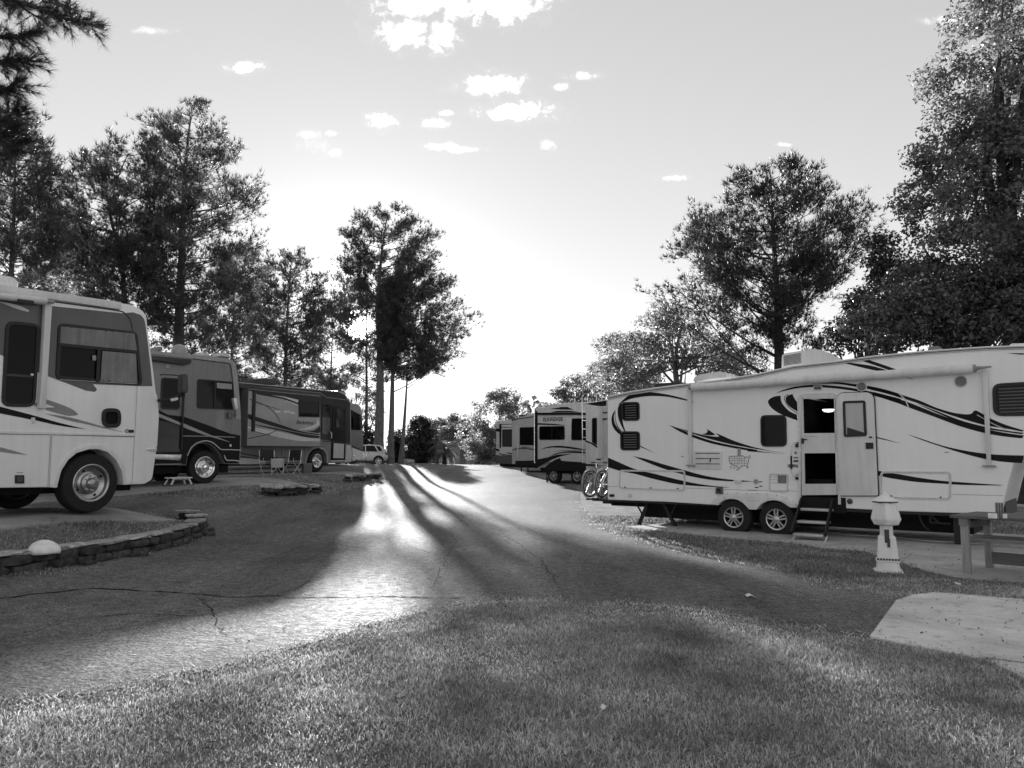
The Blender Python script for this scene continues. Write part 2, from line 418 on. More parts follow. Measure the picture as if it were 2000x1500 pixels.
def sheet(name, poly, mat, off, step=.3, thick=0, parent=None):
    P = [Vector(p) for p in poly]; xs = [p.x for p in P]; ys = [p.y for p in P]
    edge = []
    for i in range(len(P)):
        a, b = P[i], P[(i+1) % len(P)]; n = max(1, int((b-a).length/step))
        edge += [a + (b-a)*k/n for k in range(n)]
    ea = np.array([(p.x, p.y) for p in edge])
    gx, gy_ = np.meshgrid(np.arange(min(xs), max(xs), step), np.arange(min(ys), max(ys), step)); gx = gx.ravel() + .001; gy_ = gy_.ravel() + .001
    ok = inpoly(gx, gy_, ea) & (dline(gx, gy_, np.vstack([ea, ea[:1]])) > step*.5)
    pts = edge + [Vector((a, b)) for a, b in zip(gx[ok], gy_[ok])]
    n = len(edge); r = delaunay_2d_cdt(pts, [], [list(range(n))], 1, 1e-5)
    vs = np.array([(v.x, v.y) for v in r[0]]); z = terr(vs[:, 0], vs[:, 1]) + off
    m = MB(); m.add([(a, b, c) for (a, b), c in zip(vs, z)], [tuple(f) for f in r[2]])
    me = bpy.data.meshes.new(name); me.from_pydata(m.v, [], m.f)
    bm = bmesh.new(); bm.from_mesh(me); bmesh.ops.recalc_face_normals(bm, faces=bm.faces)
    if sum(f.normal.z for f in bm.faces) < 0: bmesh.ops.reverse_faces(bm, faces=bm.faces)
    if thick:
        ex = bmesh.ops.extrude_edge_only(bm, edges=[e for e in bm.edges if e.is_boundary])
        for v in ex['geom']:
            if isinstance(v, bmesh.types.BMVert): v.co.z -= thick
    bm.to_mesh(me); bm.free(); me.shade_smooth(); me.set_sharp_from_angle(angle=R(40)); me.materials.append(mat)
    o = bpy.data.objects.new(name, me); COL.objects.link(o)
    if parent: o.parent = parent
    return o
def grow(a, b, s, k=1.25):
    out = [a]
    while abs(out[-1]) < abs(b): out.append(out[-1] + s); s *= k
    return out
gx = sorted(set([round(v, 3) for v in np.arange(-14, 14.01, .2)] + grow(14, 400, .4) + grow(-14, -400, -.4) + [round(v, 3) for v in np.arange(-7.6, -5.3, .07)]))
gyl = sorted(set([round(v, 3) for v in np.arange(2, 62, .25)] + grow(62, 480, .6) + grow(2, -80, -.6)))
gX, gY = np.meshgrid(np.array(gx), np.array(gyl)); nX, nY = len(gx), len(gyl)
gZ = terr(gX.ravel(), gY.ravel())
ii = (np.arange(nY-1)[:, None]*nX + np.arange(nX-1)[None, :]).ravel()
SOIL = soil()
ground = fastmesh('ground', np.stack([gX.ravel(), gY.ravel(), gZ], 1), np.stack([ii, ii+1, ii+1+nX, ii+nX], 1), SOIL, smooth=True)
tag(ground, kind='structure', label='grassy campground soil sloping up to the left and to the far crest')
# asphalt
def off_wall(d):
    out = []
    for i in range(len(WALL)):
        t = WALL[min(i+1, len(WALL)-1)] - WALL[max(i-1, 0)]; n = np.array([t[1], -t[0]]); n /= np.linalg.norm(n); out.append(tuple(WALL[i] + n*d))
    return out
near_edge = cr([(-260,1408),(0,1372),(130,1362),(250,1345),(450,1303),(600,1262),(760,1215),(880,1184),(1000,1174),(1100,1176),(1250,1186),(1400,1200),(1550,1222),(1697,1248)], 3)
right_edge = [(1750,1173),(1600,1131),(1450,1101),(1350,1080),(1250,1058),(1190,1037),(1150,1010),(1136,985),(1133,962),(1120,950),(1080,940),(1040,927),(1010,918)]
rngj = random.Random(3)
def jit(p, a): return (p[0] + rngj.uniform(-a, a), p[1] + rngj.uniform(-a, a))
ROAD = [jit(G(*p), .03) for p in near_edge[:-1]] + [G(*near_edge[-1])] + [jit(G(*p), .05) for p in right_edge]
ROAD += [(-.2, 55.5), (-.9, 57.8), (-4, 58.3), (-7.6, 57.8), (-8.5, 56)]
ROAD += [G(*p) for p in [(770,921),(745,936),(700,951),(655,966)]] + [(-6.6, 19.6), (-7.3, 18.7), (-9, 19.0), (-14, 20.6), (-14, 17.6), (-9, 16.3), (-7.2, 15.75)] + off_wall(.16)[::-1][1:]
road = sheet('road', ROAD, asphalt(), .006, .3, .05); tag(road, kind='structure', label='worn asphalt campground road with cracks')
ROADP = np.array(ROAD)
PADS = []
def pad(name, poly, label, v=.4, off=.05, thick=.08):
    o = sheet(name, poly, concrete(v), off, .4, thick); tag(o, kind='structure', label=label); PADS.append(np.array(poly)); return o
pad('concrete_pad', [G(*p) for p in [(1219,1031),(1300,1040),(1380,1049),(1530,1062),(1611,1072),(1690,1079),(1756,1100),(1808,1117),(1862,1131),(2000,1142),(2300,1165)]] + [(11.5, 8.6), (14, 13), (9.5, 16.2), (5.6, 19.2), (4.0, 18.4)], 'concrete parking pad under the big fifth wheel trailer', .5, .02)
pad('driveway', [G(*p) for p in [(1699,1246),(1751,1175),(1780,1166),(1824,1160),(2000,1174),(2300,1196),(2500,1500),(2120,1400),(2000,1329),(1920,1293),(1800,1268)]], 'pale concrete drive joining the asphalt', .74, .016)
pad('concrete_pad', [(-6.05,14.05),(-6.3,13.1),(-6.75,11.6),(-6.95,10.6),(-7.5,9.4),(-9,7.6),(-14,5.5),(-16,11),(-8.6,14.6),(-7.2,14.7)], 'concrete pad under the white motorhome', .36, .03)
JO = MB()
# ------------------------------------------------------------------ vehicles: traced on their side planes
CA=(1180,740,6.25); CB=(1460,740,6.25); CC=(1700,660,6.25); CD=(1700,880,5.557); CE=(1380,940,6.667)
L1=(0,540,6.0); L2=(0,780,6.0); M3=(290,670,10.0); M4=(290,810,10.0); B5=(460,730,7.5); Q6=(640,770,9.378); E7=(955,760,7.5); Y8=(1120,870,11.54); PX=(0,0,1.0)
class Rig:
    def __init__(s, name, label, cat, contact, Y, udir, group=None):
        s.O = at(contact[0], contact[1], Y); l = math.hypot(*udir); s.u = np.array([udir[0]/l, udir[1]/l]); s.n = np.array([-s.u[1], s.u[0]])
        s.root = empty(name, s.O, math.atan2(s.u[1], s.u[0])); tag(s.root, label, cat, group)
    def p(s, c, x, y, w=0.0):
        d = ray(c[0] + x/c[2], c[1] + y/c[2])
        o = np.array([-s.O.x, -s.O.y]); t = (w - o@s.n)/(d[:2]@s.n)
        q = d*t; return (float((q[:2] + o)@s.u), float(q[2] + CAMZ - s.O.z))
    def pts(s, c, L, w=0.0): return [s.p(c, x, y, w) for x, y in L]
    def prism(s, name, c, L, mat, w0, w1, parent=None, bevel=0, rd=0, smooth=None):
        P = s.pts(c, L, w0) if c else L
        if rd: P = rnd(P, rd)
        return MB().prism(P, w0, w1).build(name, mat, parent or s.root, bevel=bevel, smooth=smooth)
    def decal(s, c, L, mat, w=-.004, name='stripe', parent=None):
        return MB().plate(s.pts(c, L, w), w).build(name, mat, parent or s.root, smooth=0)
    def swoosh(s, c, top, bot, mat, w=-.004, name='stripe'):
        L = cr(top) + cr(bot)[1:]
        if L[0] == L[-1]: L = L[:-1]
        return s.decal(c, L, mat, w, name)
    def line(s, c, L, mat, th=.012, w=-.004, name='seam', parent=None):
        P = s.pts(c, L, w); m = MB()
        A, B = [], []
        for i, q in enumerate(P):
            a = Vector(P[max(i-1, 0)]); b = Vector(P[min(i+1, len(P)-1)]); d = (b-a).normalized(); n = Vector((-d.y, d.x))*th/2
            A.append((q[0]+n.x, q[1]+n.y)); B.append((q[0]-n.x, q[1]-n.y))
        for i in range(len(P)-1): m.add([(A[i][0], w, A[i][1]), (B[i][0], w, B[i][1]), (B[i+1][0], w, B[i+1][1]), (A[i+1][0], w, A[i+1][1])], [(0, 1, 2, 3)])
        return m.build(name, mat, parent or s.root, smooth=0)
    def window(s, c, L, r=.08, fr=.035, w=0.0, fmat=None, gmat=None, blinds=0, name='window', proud=.022, parent=None):
        P = s.pts(c, L, w)
        if area(P) < 0: P = P[::-1]
        O_ = rnd(P, r); I_ = inset(O_, fr)
        f = MB().ring(O_, I_, w-proud, w+.0).build(name, fmat or BLK(), parent or s.root)
        MB().plate(inset(O_, fr*.6), w-.008).build('pane', gmat or glass(), f, smooth=0)
        if blinds:
            (xa, za), (xb, zb) = (min(q[0] for q in I_), min(q[1] for q in I_)), (max(q[0] for q in I_), max(q[1] for q in I_))
            for k in range(blinds):
                z = za + (zb-za)*(k+.7)/(blinds+.6); h = (zb-za)/blinds*.2
                MB().box(xa+.05, xb-.05, w-.012, w-.0095, z-h, z+h).build('slat', plain(.09, .6), f)
        return f
    def tube(s, name, mat, pts, r, n=8, parent=None, smooth=None):
        return MB().tube(pts, r, n).build(name, mat, parent or s.root, smooth=smooth)
    def q(s, c, x, y, w): a = s.p(c, x, y, w); return (a[0], w, a[1])
def wheel(parent, u, wv, v, Rt, rim, width=.24, style='steel', face=-1):
    e = empty('wheel', (u, wv, v), 0, parent)
    h = width/2; r = rim
    MB().lathe([(r*.97, h), (r*1.06, h), (Rt*.94, h*.92), (Rt*.985, h*.75), (Rt, h*.5), (Rt, -h*.5), (Rt*.985, -h*.75), (Rt*.94, -h*.92), (r*1.06, -h), (r*.97, -h), (r*.97, h)], 44).build('tyre', RUB(), e)
    y = -h
    if style in ('steel', 'chrome'):
        m = CHROME() if style == 'chrome' else plain(.42, .3, 1)
        b = MB(); b.lathe([(r*1.03, y-.004), (r*.98, y-.01), (r*.9, y+.0), (r*.84, y+.05), (r*.62, y+.075), (r*.5, y+.06), (r*.48, y+.02), (r*.3, y+.01), (r*.26, y-.03), (r*.2, y-.05), (0.0005, y-.055)], 44)
        ri = b.build('rim', m, e)
        for k in range(8 if style == 'steel' else 10):
            a = 2*math.pi*k/(8 if style == 'steel' else 10) + .2; x, z = math.cos(a)*r*.39, math.sin(a)*r*.39
            MB().lathe([(r*.045, 0), (r*.045, -.03), (r*.02, -.045), (.0004, -.046)], 8, c=(x, y+.018, z)).build('lug_nut', CHROME(), ri)
        for k in range(4 if style == 'steel' else 8):
            n_ = 4 if style == 'steel' else 8
            a = 2*math.pi*k/n_ + .5; x, z = math.cos(a)*r*.73, math.sin(a)*r*.73
            MB().lathe([(.0004, 0), (r*.075, 0.004)], 12, c=(x, y+.052, z)).build('hand_hole', DARK(), ri)
    else:
        b = MB(); b.lathe([(r*1.03, y), (r*1.0, y-.012), (r*.9, y-.008), (r*.86, y+.06), (r*.86, y+.1)], 44)
        ri = b.build('rim', ALLOY(), e)
        MB().lathe([(r*.86, 0), (.0004, .0)], 30, c=(0, y+.1, 0)).build('brake_drum', DARK(), e)
        for k in range(5):
            for s_ in (-1, 1):
                a = 2*math.pi*k/5 + math.pi/2; d = Vector((math.cos(a), 0, math.sin(a))); t = Vector((-math.sin(a), 0, math.cos(a)))
                MB().bar(d*r*.2 + t*s_*r*.09 + Vector((0, y+.0, 0)), d*r*.9 + t*s_*r*.17 + Vector((0, y+.0, 0)), r*.1, .03).build('spoke', ALLOY(), ri)
        MB().lathe([(r*.3, y+.02), (r*.28, y-.01), (r*.17, y-.015), (r*.15, y-.05), (.0004, y-.055)], 20).build('hub', ALLOY(), ri)
        MB().lathe([(r*.46, y+.035), (r*.3, y+.01)], 20).build('hub_plate', plain(.12, .5, .5), ri)
    return e

# ======================= big fifth wheel trailer on the right
UT = (math.sin(R(51.3)), -math.cos(R(51.3)))
T = Rig('fifth_wheel_trailer', 'long white fifth wheel trailer with its entry door open and bikes on the back', 'trailer', (1432.5, 1045), 16.3, UT, 'towed trailers along the road')
W_, K_ = WHITE(), BLACK()
roofpx = [(1185.6,773.5),(1230,764),(1276,757),(1346,748),(1415,740),(1480,729),(1550,713.5),(1632,704.5),(1700,695),(1812,684),(1924,676.5),(2000,674)]
ro = T.pts(PX, roofpx)
arch = T.pts(CE, [(150,312),(165,290),(200,262),(255,238),(310,228),(370,232),(420,246),(470,275),(510,312),(560,365),(650,370),(690,322),(730,286),(790,258),(860,246),(920,250),(975,265),(1030,298),(1075,330),(1100,345)])
goose = T.pts(PX, [(1953,1003),(1958,988),(1968,947),(1979,908),(1984,899),(1992,893)])
vtop = ro[-1][1]; vg = goose[-1][1]
prof = [T.p(PX,1187,976)] + [T.p(PX,1300,980)] + arch + T.pts(PX, [(1561.5,992),(1563,978),(1559.5,779),(1563,772.5),(1569,770),(1626,768.5),(1633,771.5),(1636,778),(1641.5,979),(1646,993)]) + T.pts(PX, [(1745,998),(1862,1002)]) + goose + [(goose[-1][0]+2.3, vg+.02), (goose[-1][0]+2.6, vg+.35), (goose[-1][0]+2.45, vtop-.35), (goose[-1][0]+1.9, vtop)] + ro[::-1]
MB().prism(prof, 0, 2.44).build('body', W_, T.root, bevel=.012, seg=1)
ua, ub = T.p(PX,1566,900)[0], T.p(PX,1634,800)[0]; vs_, vt_ = T.p(PX,1600,966)[1], T.p(PX,1600,769)[1]-.07
# interior seen through the open doorway
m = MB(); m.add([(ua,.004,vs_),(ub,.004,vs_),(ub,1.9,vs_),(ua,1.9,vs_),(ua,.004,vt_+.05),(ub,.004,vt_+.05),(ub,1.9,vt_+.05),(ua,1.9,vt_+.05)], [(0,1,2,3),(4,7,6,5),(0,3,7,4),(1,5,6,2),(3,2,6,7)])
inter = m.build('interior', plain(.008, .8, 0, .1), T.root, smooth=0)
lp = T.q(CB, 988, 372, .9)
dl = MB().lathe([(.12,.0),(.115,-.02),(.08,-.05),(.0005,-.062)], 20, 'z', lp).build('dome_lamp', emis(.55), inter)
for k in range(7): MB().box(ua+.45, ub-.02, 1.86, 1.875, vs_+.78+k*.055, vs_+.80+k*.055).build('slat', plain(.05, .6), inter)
MB().box(ua+.14, ub-.42, 1.0, 1.5, vs_+.01, vs_+.27).build('floor_box', plain(.11, .6), inter, bevel=.01)
# door frame and screen door
fo = T.pts(PX, [(1559,985.5),(1559.5,779),(1563,772),(1569,769.6),(1626,768),(1633,771),(1637,778),(1642.5,985.5)], -.025); 
def frame_strip(P, th, w0, w1, name, mat, parent=None):
    I = []
    for i, q in enumerate(P):
        a = Vector(P[max(i-1,0)]); b = Vector(P[min(i+1,len(P)-1)]); d = (b-a).normalized(); I.append((q[0]+d.y*th, q[1]-d.x*th))
    n = len(P); m = MB()
    for i in range(n-1):
        q = [P[i], P[i+1], I[i+1], I[i]]
        m.add([(a[0], w0, a[1]) for a in q] + [(a[0], w1, a[1]) for a in q], [(0,1,2,3),(7,6,5,4),(0,4,5,1),(2,6,7,3),(1,5,6,2),(3,7,4,0)])
    return m.build(name, mat, parent or T.root)
frame_strip(fo, .05, -.03, .04, 'door_frame', WHT())
sdz = -.012
def spl(L): return T.pts(CB, L, sdz)
so_ = spl([(665,1420),(655,280),(672,215),(1060,200),(1070,235),(1108,1410)]); 
sc = MB()
for L in ([(665,215),(1062,205),(1063,240),(680,245)], [(655,235),(680,245),(690,660),(705,1290),(712,1420),(665,1420)], [(1058,238),(1068,205),(1112,1410),(1088,1412)],
          [(688,664),(1078,660),(1084,905),(694,908)], [(704,1282),(1092,1280),(1096,1415),(708,1418)]):
    sc.prism(spl(L), sdz-.018, sdz+.012)
sdo = sc.build('screen_door', paint(.72, .4, .1), T.root)
MB().prism(T.pts(CB, [(660,725),(685,725),(685,790),(660,790)], -.05), -.06, -.03).build('latch', BLK(), sdo)
MB().prism(T.pts(CB, [(685,733),(730,733),(730,742),(690,748)], -.06), -.075, -.06).build('handle', BLK(), sdo)
T.line(CB, [(694,704),(840,704),(868,716)], GREY(), .008, sdz-.019, 'rail_slot', sdo)
# open door leaf folded back against the wall
dp = rnd(T.pts(CB, [(1090,172),(1535,162),(1590,1425),(1122,1425)], -.07), [.14,.16,.03,.03], 6)
leaf = MB().prism(dp, -.07, -.025).build('door', paint(.8, .35, .2), T.root, bevel=.006)
MB().prism(inset(dp, -.016), -.028, -.012).build('door_seal', BLK(), leaf)
T.window(CB, [(1163,272),(1440,262),(1460,698),(1178,710)], .05, .045, -.071, parent=leaf, gmat=paint(.42, .1, .6))
T.decal(CB, [(1215,590),(1420,655),(1425,690),(1215,690)], glass(.03), -.082, 'painted_reflection', leaf)  # dark reflection in the door window, painted as a flat shape
MB().prism(T.pts(CB, [(1443,778),(1535,778),(1538,852),(1447,855)], -.072), -.09, -.07).build('lock_plate', BLK(), leaf)
MB().prism(T.pts(CB, [(1488,703),(1520,703),(1520,722),(1488,722)], -.072), -.085, -.07).build('door_catch', BLK(), leaf)
# windows
T.window(CA, [(215,285),(432,280),(436,510),(225,512)], .09, .035, blinds=6, gmat=glass(.01))
T.window(CA, [(200,640),(437,640),(440,872),(203,872)], .09, .035, blinds=6, gmat=glass(.01))
T.window(CB, [(160,443),(476,440),(483,826),(165,828)], .11, .035)
T.window(CC, [(1485,560),(2300,515),(2300,950),(1500,955)], .14, .05, blinds=8, gmat=glass(.01))
# graphics
T.swoosh(CA, [(178,310),(250,240),(340,180),(480,155),(700,178),(850,208),(1000,248),(1105,290)], [(1105,290),(850,232),(700,212),(520,212),(340,240),(240,280),(178,318)], K_)
T.swoosh(CA, [(205,300),(172,340),(165,420),(180,500),(215,580),(245,640)], [(262,640),(240,580),(225,515),(215,400),(220,300)], K_)
T.swoosh(CA, [(140,372),(98,440),(90,520),(110,590),(150,645),(195,682)], [(212,650),(165,600),(130,540),(118,470),(128,410),(140,372)], K_)
T.swoosh(CA, [(140,400),(136,470),(155,550),(190,610),(232,650)], [(222,652),(178,612),(146,550),(130,470),(134,400)], K_)
T.swoosh(CA, [(440,815),(520,855),(635,912)], [(520,868),(445,832)], K_)
T.swoosh(CA, [(790,562),(900,600),(1010,648),(1060,672),(1300,752),(1560,812),(1875,868)], [(1875,892),(1600,848),(1300,785),(1060,705),(1005,682),(900,630),(790,562)], K_)
T.swoosh(CA, [(900,596),(1010,630),(1060,648),(1240,690),(1400,706),(1370,664),(1600,762),(1875,848)], [(1875,858),(1560,800),(1300,736),(1060,662),(900,596)], K_)
T.swoosh(CA, [(1255,612),(1300,640),(1360,680)], [(1330,688),(1250,685),(1200,672),(1240,664),(1262,640),(1255,612)], K_)
T.swoosh(CB, [(0,815),(250,872),(480,914)], [(250,886),(0,838)], K_); T.swoosh(CB, [(0,862),(250,896),(480,918)], [(250,912),(0,884)], K_)
T.swoosh(CA, [(345,942),(500,975),(700,1035),(960,1110),(1200,1175),(1400,1212),(1595,1235)], [(1595,1252),(1350,1238),(1150,1208),(980,1170),(800,1120),(600,1050),(345,942)], K_)
T.swoosh(CA, [(1680,1238),(1825,1252)], [(1825,1260),(1680,1256)], K_)
T.swoosh(CA, [(47,960),(150,1005),(380,1102),(620,1160),(900,1230),(1200,1290),(1540,1326)], [(1540,1328),(1200,1312),(900,1285),(600,1220),(400,1165),(200,1125),(47,1078)], K_)
T.swoosh(CB, [(340,178),(450,130),(600,92),(800,72),(1000,80),(1200,100),(1400,135),(1600,175),(1875,245)], [(1875,310),(1600,220),(1400,165),(1200,132),(1000,110),(800,100),(620,112),(470,142),(340,178)], K_)
T.swoosh(CB, [(760,60),(950,38),(1100,40),(1300,62),(1500,90),(1700,135),(1875,188)], [(1875,236),(1700,178),(1500,130),(1300,92),(1100,62),(900,58),(760,60)], K_)
T.swoosh(CB, [(405,205),(330,215),(270,245),(250,285),(285,345),(350,398),(450,450),(610,508)], [(610,440),(520,400),(450,335),(410,270),(405,205)], K_)
T.swoosh(CB, [(550,185),(490,205),(465,240),(480,300),(530,350),(610,400)], [(608,290),(580,250),(560,215),(550,185)], K_)
T.line(CB, cr([(500,190),(455,215),(455,260),(500,340),(612,425)]), K_, .012)
T.swoosh(CC, [(0,590),(200,640),(400,700),(600,765),(800,850),(1000,910),(1150,932),(1230,925),(1285,885),(1400,945),(1460,980),(1650,1060),(1875,1130)], [(1875,1148),(1650,1105),(1400,1065),(1100,980),(800,880),(500,770),(200,680),(0,632)], K_)
T.swoosh(CC, [(560,800),(800,890),(1100,1005),(1400,1085),(1650,1130),(1875,1158)], [(1875,1178),(1650,1148),(1400,1108),(1100,1030),(800,910),(560,800)], K_)
T.swoosh(CC, [(40,660),(250,715),(500,800),(800,920),(1100,1025),(1400,1110),(1650,1160),(1875,1190)], [(1875,1228),(1650,1205),(1390,1160),(1100,1080),(800,970),(500,860),(250,765),(40,705)], K_)
T.line(CC, [(345,675),(420,745),(468,850)], paint(.7,.3,.1), .018, -.007)
T.line(CC, [(1300,938),(1500,1050),(1660,1120)], paint(.7,.3,.1), .012, -.007)
T.swoosh(CC, [(0,275),(150,325),(355,398)], [(240,398),(140,362),(0,315)], K_); T.swoosh(CC, [(-330,295),(0,338),(235,405)], [(150,412),(0,385),(-330,305)], K_)
T.swoosh(CC, [(-200,240),(0,272),(0,312),(-100,280)], [(-200,240)], K_)
T.swoosh(CC, [(420,478),(480,490),(548,515)], [(480,498),(420,478)], K_)
T.swoosh(CC, [(75,1208),(200,1240),(385,1292)], [(200,1255),(75,1222)], K_)
T.swoosh(CC, [(440,1170),(650,1240),(900,1320),(1150,1375),(1400,1412),(1600,1428),(1875,1436)], [(1875,1530),(1650,1515),(1400,1478),(1100,1400),(800,1305),(600,1235),(440,1170)], K_)
T.swoosh(CC, [(1660,186),(1800,186),(1875,186)], [(1875,206),(1800,200),(1660,186)], K_)
T.swoosh(CC, [(1700,122),(1875,122)], [(1875,136),(1700,126)], K_)
T.swoosh(CD, [(80,220),(300,255),(500,290),(750,325),(1000,345),(1445,375)], [(1445,380),(1000,372),(800,360),(500,340),(250,305),(80,270)], K_)
# seams, hatches, fittings
g4 = plain(.33, .5)
for c, L in ((CA, [(45,1312),(190,1312)]), (CA, [(990,1332),(1500,1350),(1875,1365)]), (CB, [(0,1355),(640,1370)]), (CD, [(890,475),(1445,490)]), (CA, [(40,230),(45,1460)]), (CA, [(1050,110),(1062,1050)])):
    T.line(c, L, g4, .008)
def hatch(c, L, r, th=.025, lock=None):
    P = rnd(T.pts(c, L, -.012), r); P = P if area(P) > 0 else P[::-1]; h = MB().ring(P, inset(P, th), -.014, 0).build('hatch', WHT(), T.root)
    P2 = inset(P, th*.5); MB().ring(P2, inset(P2, .006), -.0155, -.01).build('gasket', g4, h); return h
h = hatch(CA, [(182,1110),(990,1115),(990,1372),(182,1345)], .09, .04)
for x, y in ((255,1322),(568,1330),(898,1338)): MB().prism(T.pts(CA, rect(x-12,y-5,x+12,y+6), -.014), -.02, -.01).build('hatch_lock', BLK(), h)
h = hatch(CD, [(105,222),(880,225),(880,540),(105,520)], .09, .04)
for x, y in ((225,495),(762,508)): MB().prism(T.pts(CD, rect(x-10,y-8,x+10,y+6), -.014), -.02, -.01).build('hatch_lock', BLK(), h)
h = hatch(CB, [(262,1150),(500,1160),(500,1385),(262,1380)], .06, .03)
MB().prism(T.pts(CB, [(370,1178),(470,1180),(472,1272),(370,1272)], -.014), -.018, -.01).build('vent_opening', plain(.18,.5), h)
for y in (1195,1230,1268): T.line(CB, [(275,y),(365,y+2)], g4, .006, -.016, 'groove', h)
vp_ = rnd(T.pts(CA, [(1100,878),(1440,882),(1440,1105),(1098,1098)], -.015), .03); fv = MB().prism(vp_, -.018, 0).build('fridge_vent', paint(.78,.4,.1), T.root, bevel=.004)
for y in (908,972,1037): MB().prism(T.pts(CA, [(1118,y-5),(1410,y-3),(1410,y+6),(1118,y+5)], -.019), -.021, -.017).build('vent_slot', BLK(), fv)
MB().prism(T.pts(CA, [(1293,975),(1306,975),(1298,1015),(1286,1015)], -.02), -.03, -.018).build('vent_clip', BLK(), fv)
# map of the states: outline and inner borders
mp = [(1530,945),(1700,940),(1715,960),(1745,950),(1750,962),(1778,932),(1785,955),(1760,985),(1765,1010),(1745,1040),(1758,1085),(1745,1092),(1735,1060),(1690,1062),(1660,1078),(1650,1100),(1625,1072),(1590,1055),(1560,1050),(1530,1010),(1524,975)]
usm = T.line(CA, mp + [mp[0]], BLK(), .012, -.005, 'map_decal')
T.decal(CA, mp, paint(.8, .3, .1, .02), -.0045, 'map_ground', usm)
rg = random.Random(5)
for x in (1560,1590,1622,1650,1680,1712): T.line(CA, [(x,943),(x+rg.randint(-5,5),985),(x+rg.randint(-6,6),1020),(x+rg.randint(-5,5),1058)], BLK(), .006, -.0052, 'map_border', usm)
for y in (972,1000,1030): T.line(CA, [(1526,y),(1590,y+rg.randint(-6,6)),(1660,y+rg.randint(-6,6)),(1740,y+4)], BLK(), .006, -.0053, 'map_border', usm)
for L in ([(1535,1072),(1560,1068),(1552,1090),(1538,1104)], [(1575,1080),(1600,1082),(1590,1098)], [(1615,1100),(1640,1104),(1630,1118)]): T.line(CA, L + [L[0]], BLK(), .008, -.005, 'map_border', usm)
MB().prism(T.pts(CA, [(1630,845),(1662,845),(1662,945),(1632,945)], -.02), -.03, 0).build('thermometer', GREY(), T.root, bevel=.004)
MB().prism(T.pts(CA, rect(1600,1228,1678,1272,6), -.02), -.04, 0).build('outlet_box', WHT(), T.root, bevel=.004)
u0, v0 = T.p(CB, 105, 1250, -.01); MB().lathe([(.065,-.0),(.065,-.012),(.05,-.018)], 20, c=(u0,0,v0)).build('water_inlet', WHT(), T.root); MB().lathe([(.032,-.005),(.032,-.03),(.0004,-.032)], 14, c=(u0,0,v0)).build('inlet_cap', GREY(), T.root)
for x, y, a in ((110,1325,22),(162,1310,20),(160,1255,18)): T.decal(CB, [(x-a,y-6),(x+a,y-6),(x+a,y+6),(x-a,y+6)], BLK(), -.005, 'print')
MB().prism(T.pts(CA, [(1365,1325),(1445,1322),(1445,1405),(1362,1402)], -.03), -.05, 0).build('marker_lamp', plain(.1,.4), T.root, bevel=.006)
MB().prism(T.pts(CA, rect(1380,1340,1420,1380,4), -.052), -.06, -.048).build('lamp_lens', BLK(), T.root)
MB().prism(T.pts(CA, rect(66,1408,120,1440,10), -.02), -.03, 0).build('tail_reflector', BLK(), T.root)
q = rect(292,1400,340,1446,6); MB().prism(T.pts(CA, q, -.015), -.022, 0).build('outlet_cover', WHT(), T.root, bevel=.003); T.line(CA, [(303,1412),(330,1412),(330,1435),(303,1435),(303,1412)], g4, .006, -.024, 'groove')
for x, y in ((955,948),): T.decal(CA, rect(x-16,y-5,x+16,y+5,3), GREY(), -.006, 'vent_cap')
T.decal(CC, rect(905,1390,960,1402,4), GREY(), -.006, 'vent_cap')
# floral sticker
for x, y in ((495,905),(520,900),(545,905),(555,830),(530,815),(505,925)): T.decal(CA, rect(x-9,y-12,x+9,y+10,6), paint(.95,.4,.1,.02), -.006, 'flower_decal')
# speakers, porch lamp, grab handle, stickers
for c, x, y, r_ in ((CC,1105,530,.11), (CB,1393,95,.095)):
    u0, v0 = T.p(c, x, y, -.012); sp_ = MB().lathe([(r_,0),(r_,-.015),(r_*.85,-.022),(r_*.82,-.012)], 26, c=(u0,0,v0)).build('speaker', WHT(), T.root); MB().lathe([(r_*.84,-.014),(.0005,-.016)], 26, c=(u0,0,v0)).build('speaker_grille', plain(.2,.6), sp_)
pl = T.prism('porch_lamp', CB, rect(800,82,908,135,5), WHT(), -.03, 0, bevel=.004); MB().prism(T.pts(CB, rect(815,92,898,128), -.031), -.036, -.03).build('lamp_lens', plain(.06,.3), pl)
gh = T.tube('grab_handle', WHT(), [T.q(CB,605,788,-.03), T.q(CB,565,785,-.13), T.q(CB,540,830,-.15), T.q(CB,532,960,-.15), T.q(CB,535,1130,-.15), T.q(CB,560,1180,-.13), T.q(CB,620,1190,-.03)], .016, 8)
T.tube('grip', BLK(), [T.q(CB,534,940,-.15), T.q(CB,535,1105,-.15)], .02, 8, gh)
for y in (805,1200): MB().prism(T.pts(CB, rect(588,y-32,625,y+30,8), -.02), -.05, 0).build('handle_mount', BLK(), gh, bevel=.005)
u0, v0 = T.p(CB, 586, 903, -.006); MB().lathe([(.028,-.004),(.012,-.0045)], 16, c=(u0,0,v0)).build('badge', BLK(), T.root)
for x0, x1, y0, y1 in ((560,625,955,968),(560,628,990,1016)): T.decal(CB, [(x0,y0),(x1,y0),(x1,y1),(x0,y1)], plain(.1,.5), -.006, 'print')
def side_text(rig, c, x0, y0, x1, h, body, mat, w=-.007, shear=0, bold=0, name='lettering'):
    a = rig.p(c, x0, y0, w); b = rig.p(c, x1, y0, w); z2 = rig.p(c, x0, y0-h, w); sz = (z2[1]-a[1])/.69
    return text_mesh(name, body, sz, mat, rig.root, (a[0], w, a[1]), (math.pi/2, 0, 0), shear, .0006, b[0]-a[0], bold)
side_text(T, CB, 492, 1078, 620, 34, 'GENERAL', BLK(), bold=.003)
side_text(T, CB, 560, 1100, 615, 12, 'RV CENTER', BLK()) if False else None
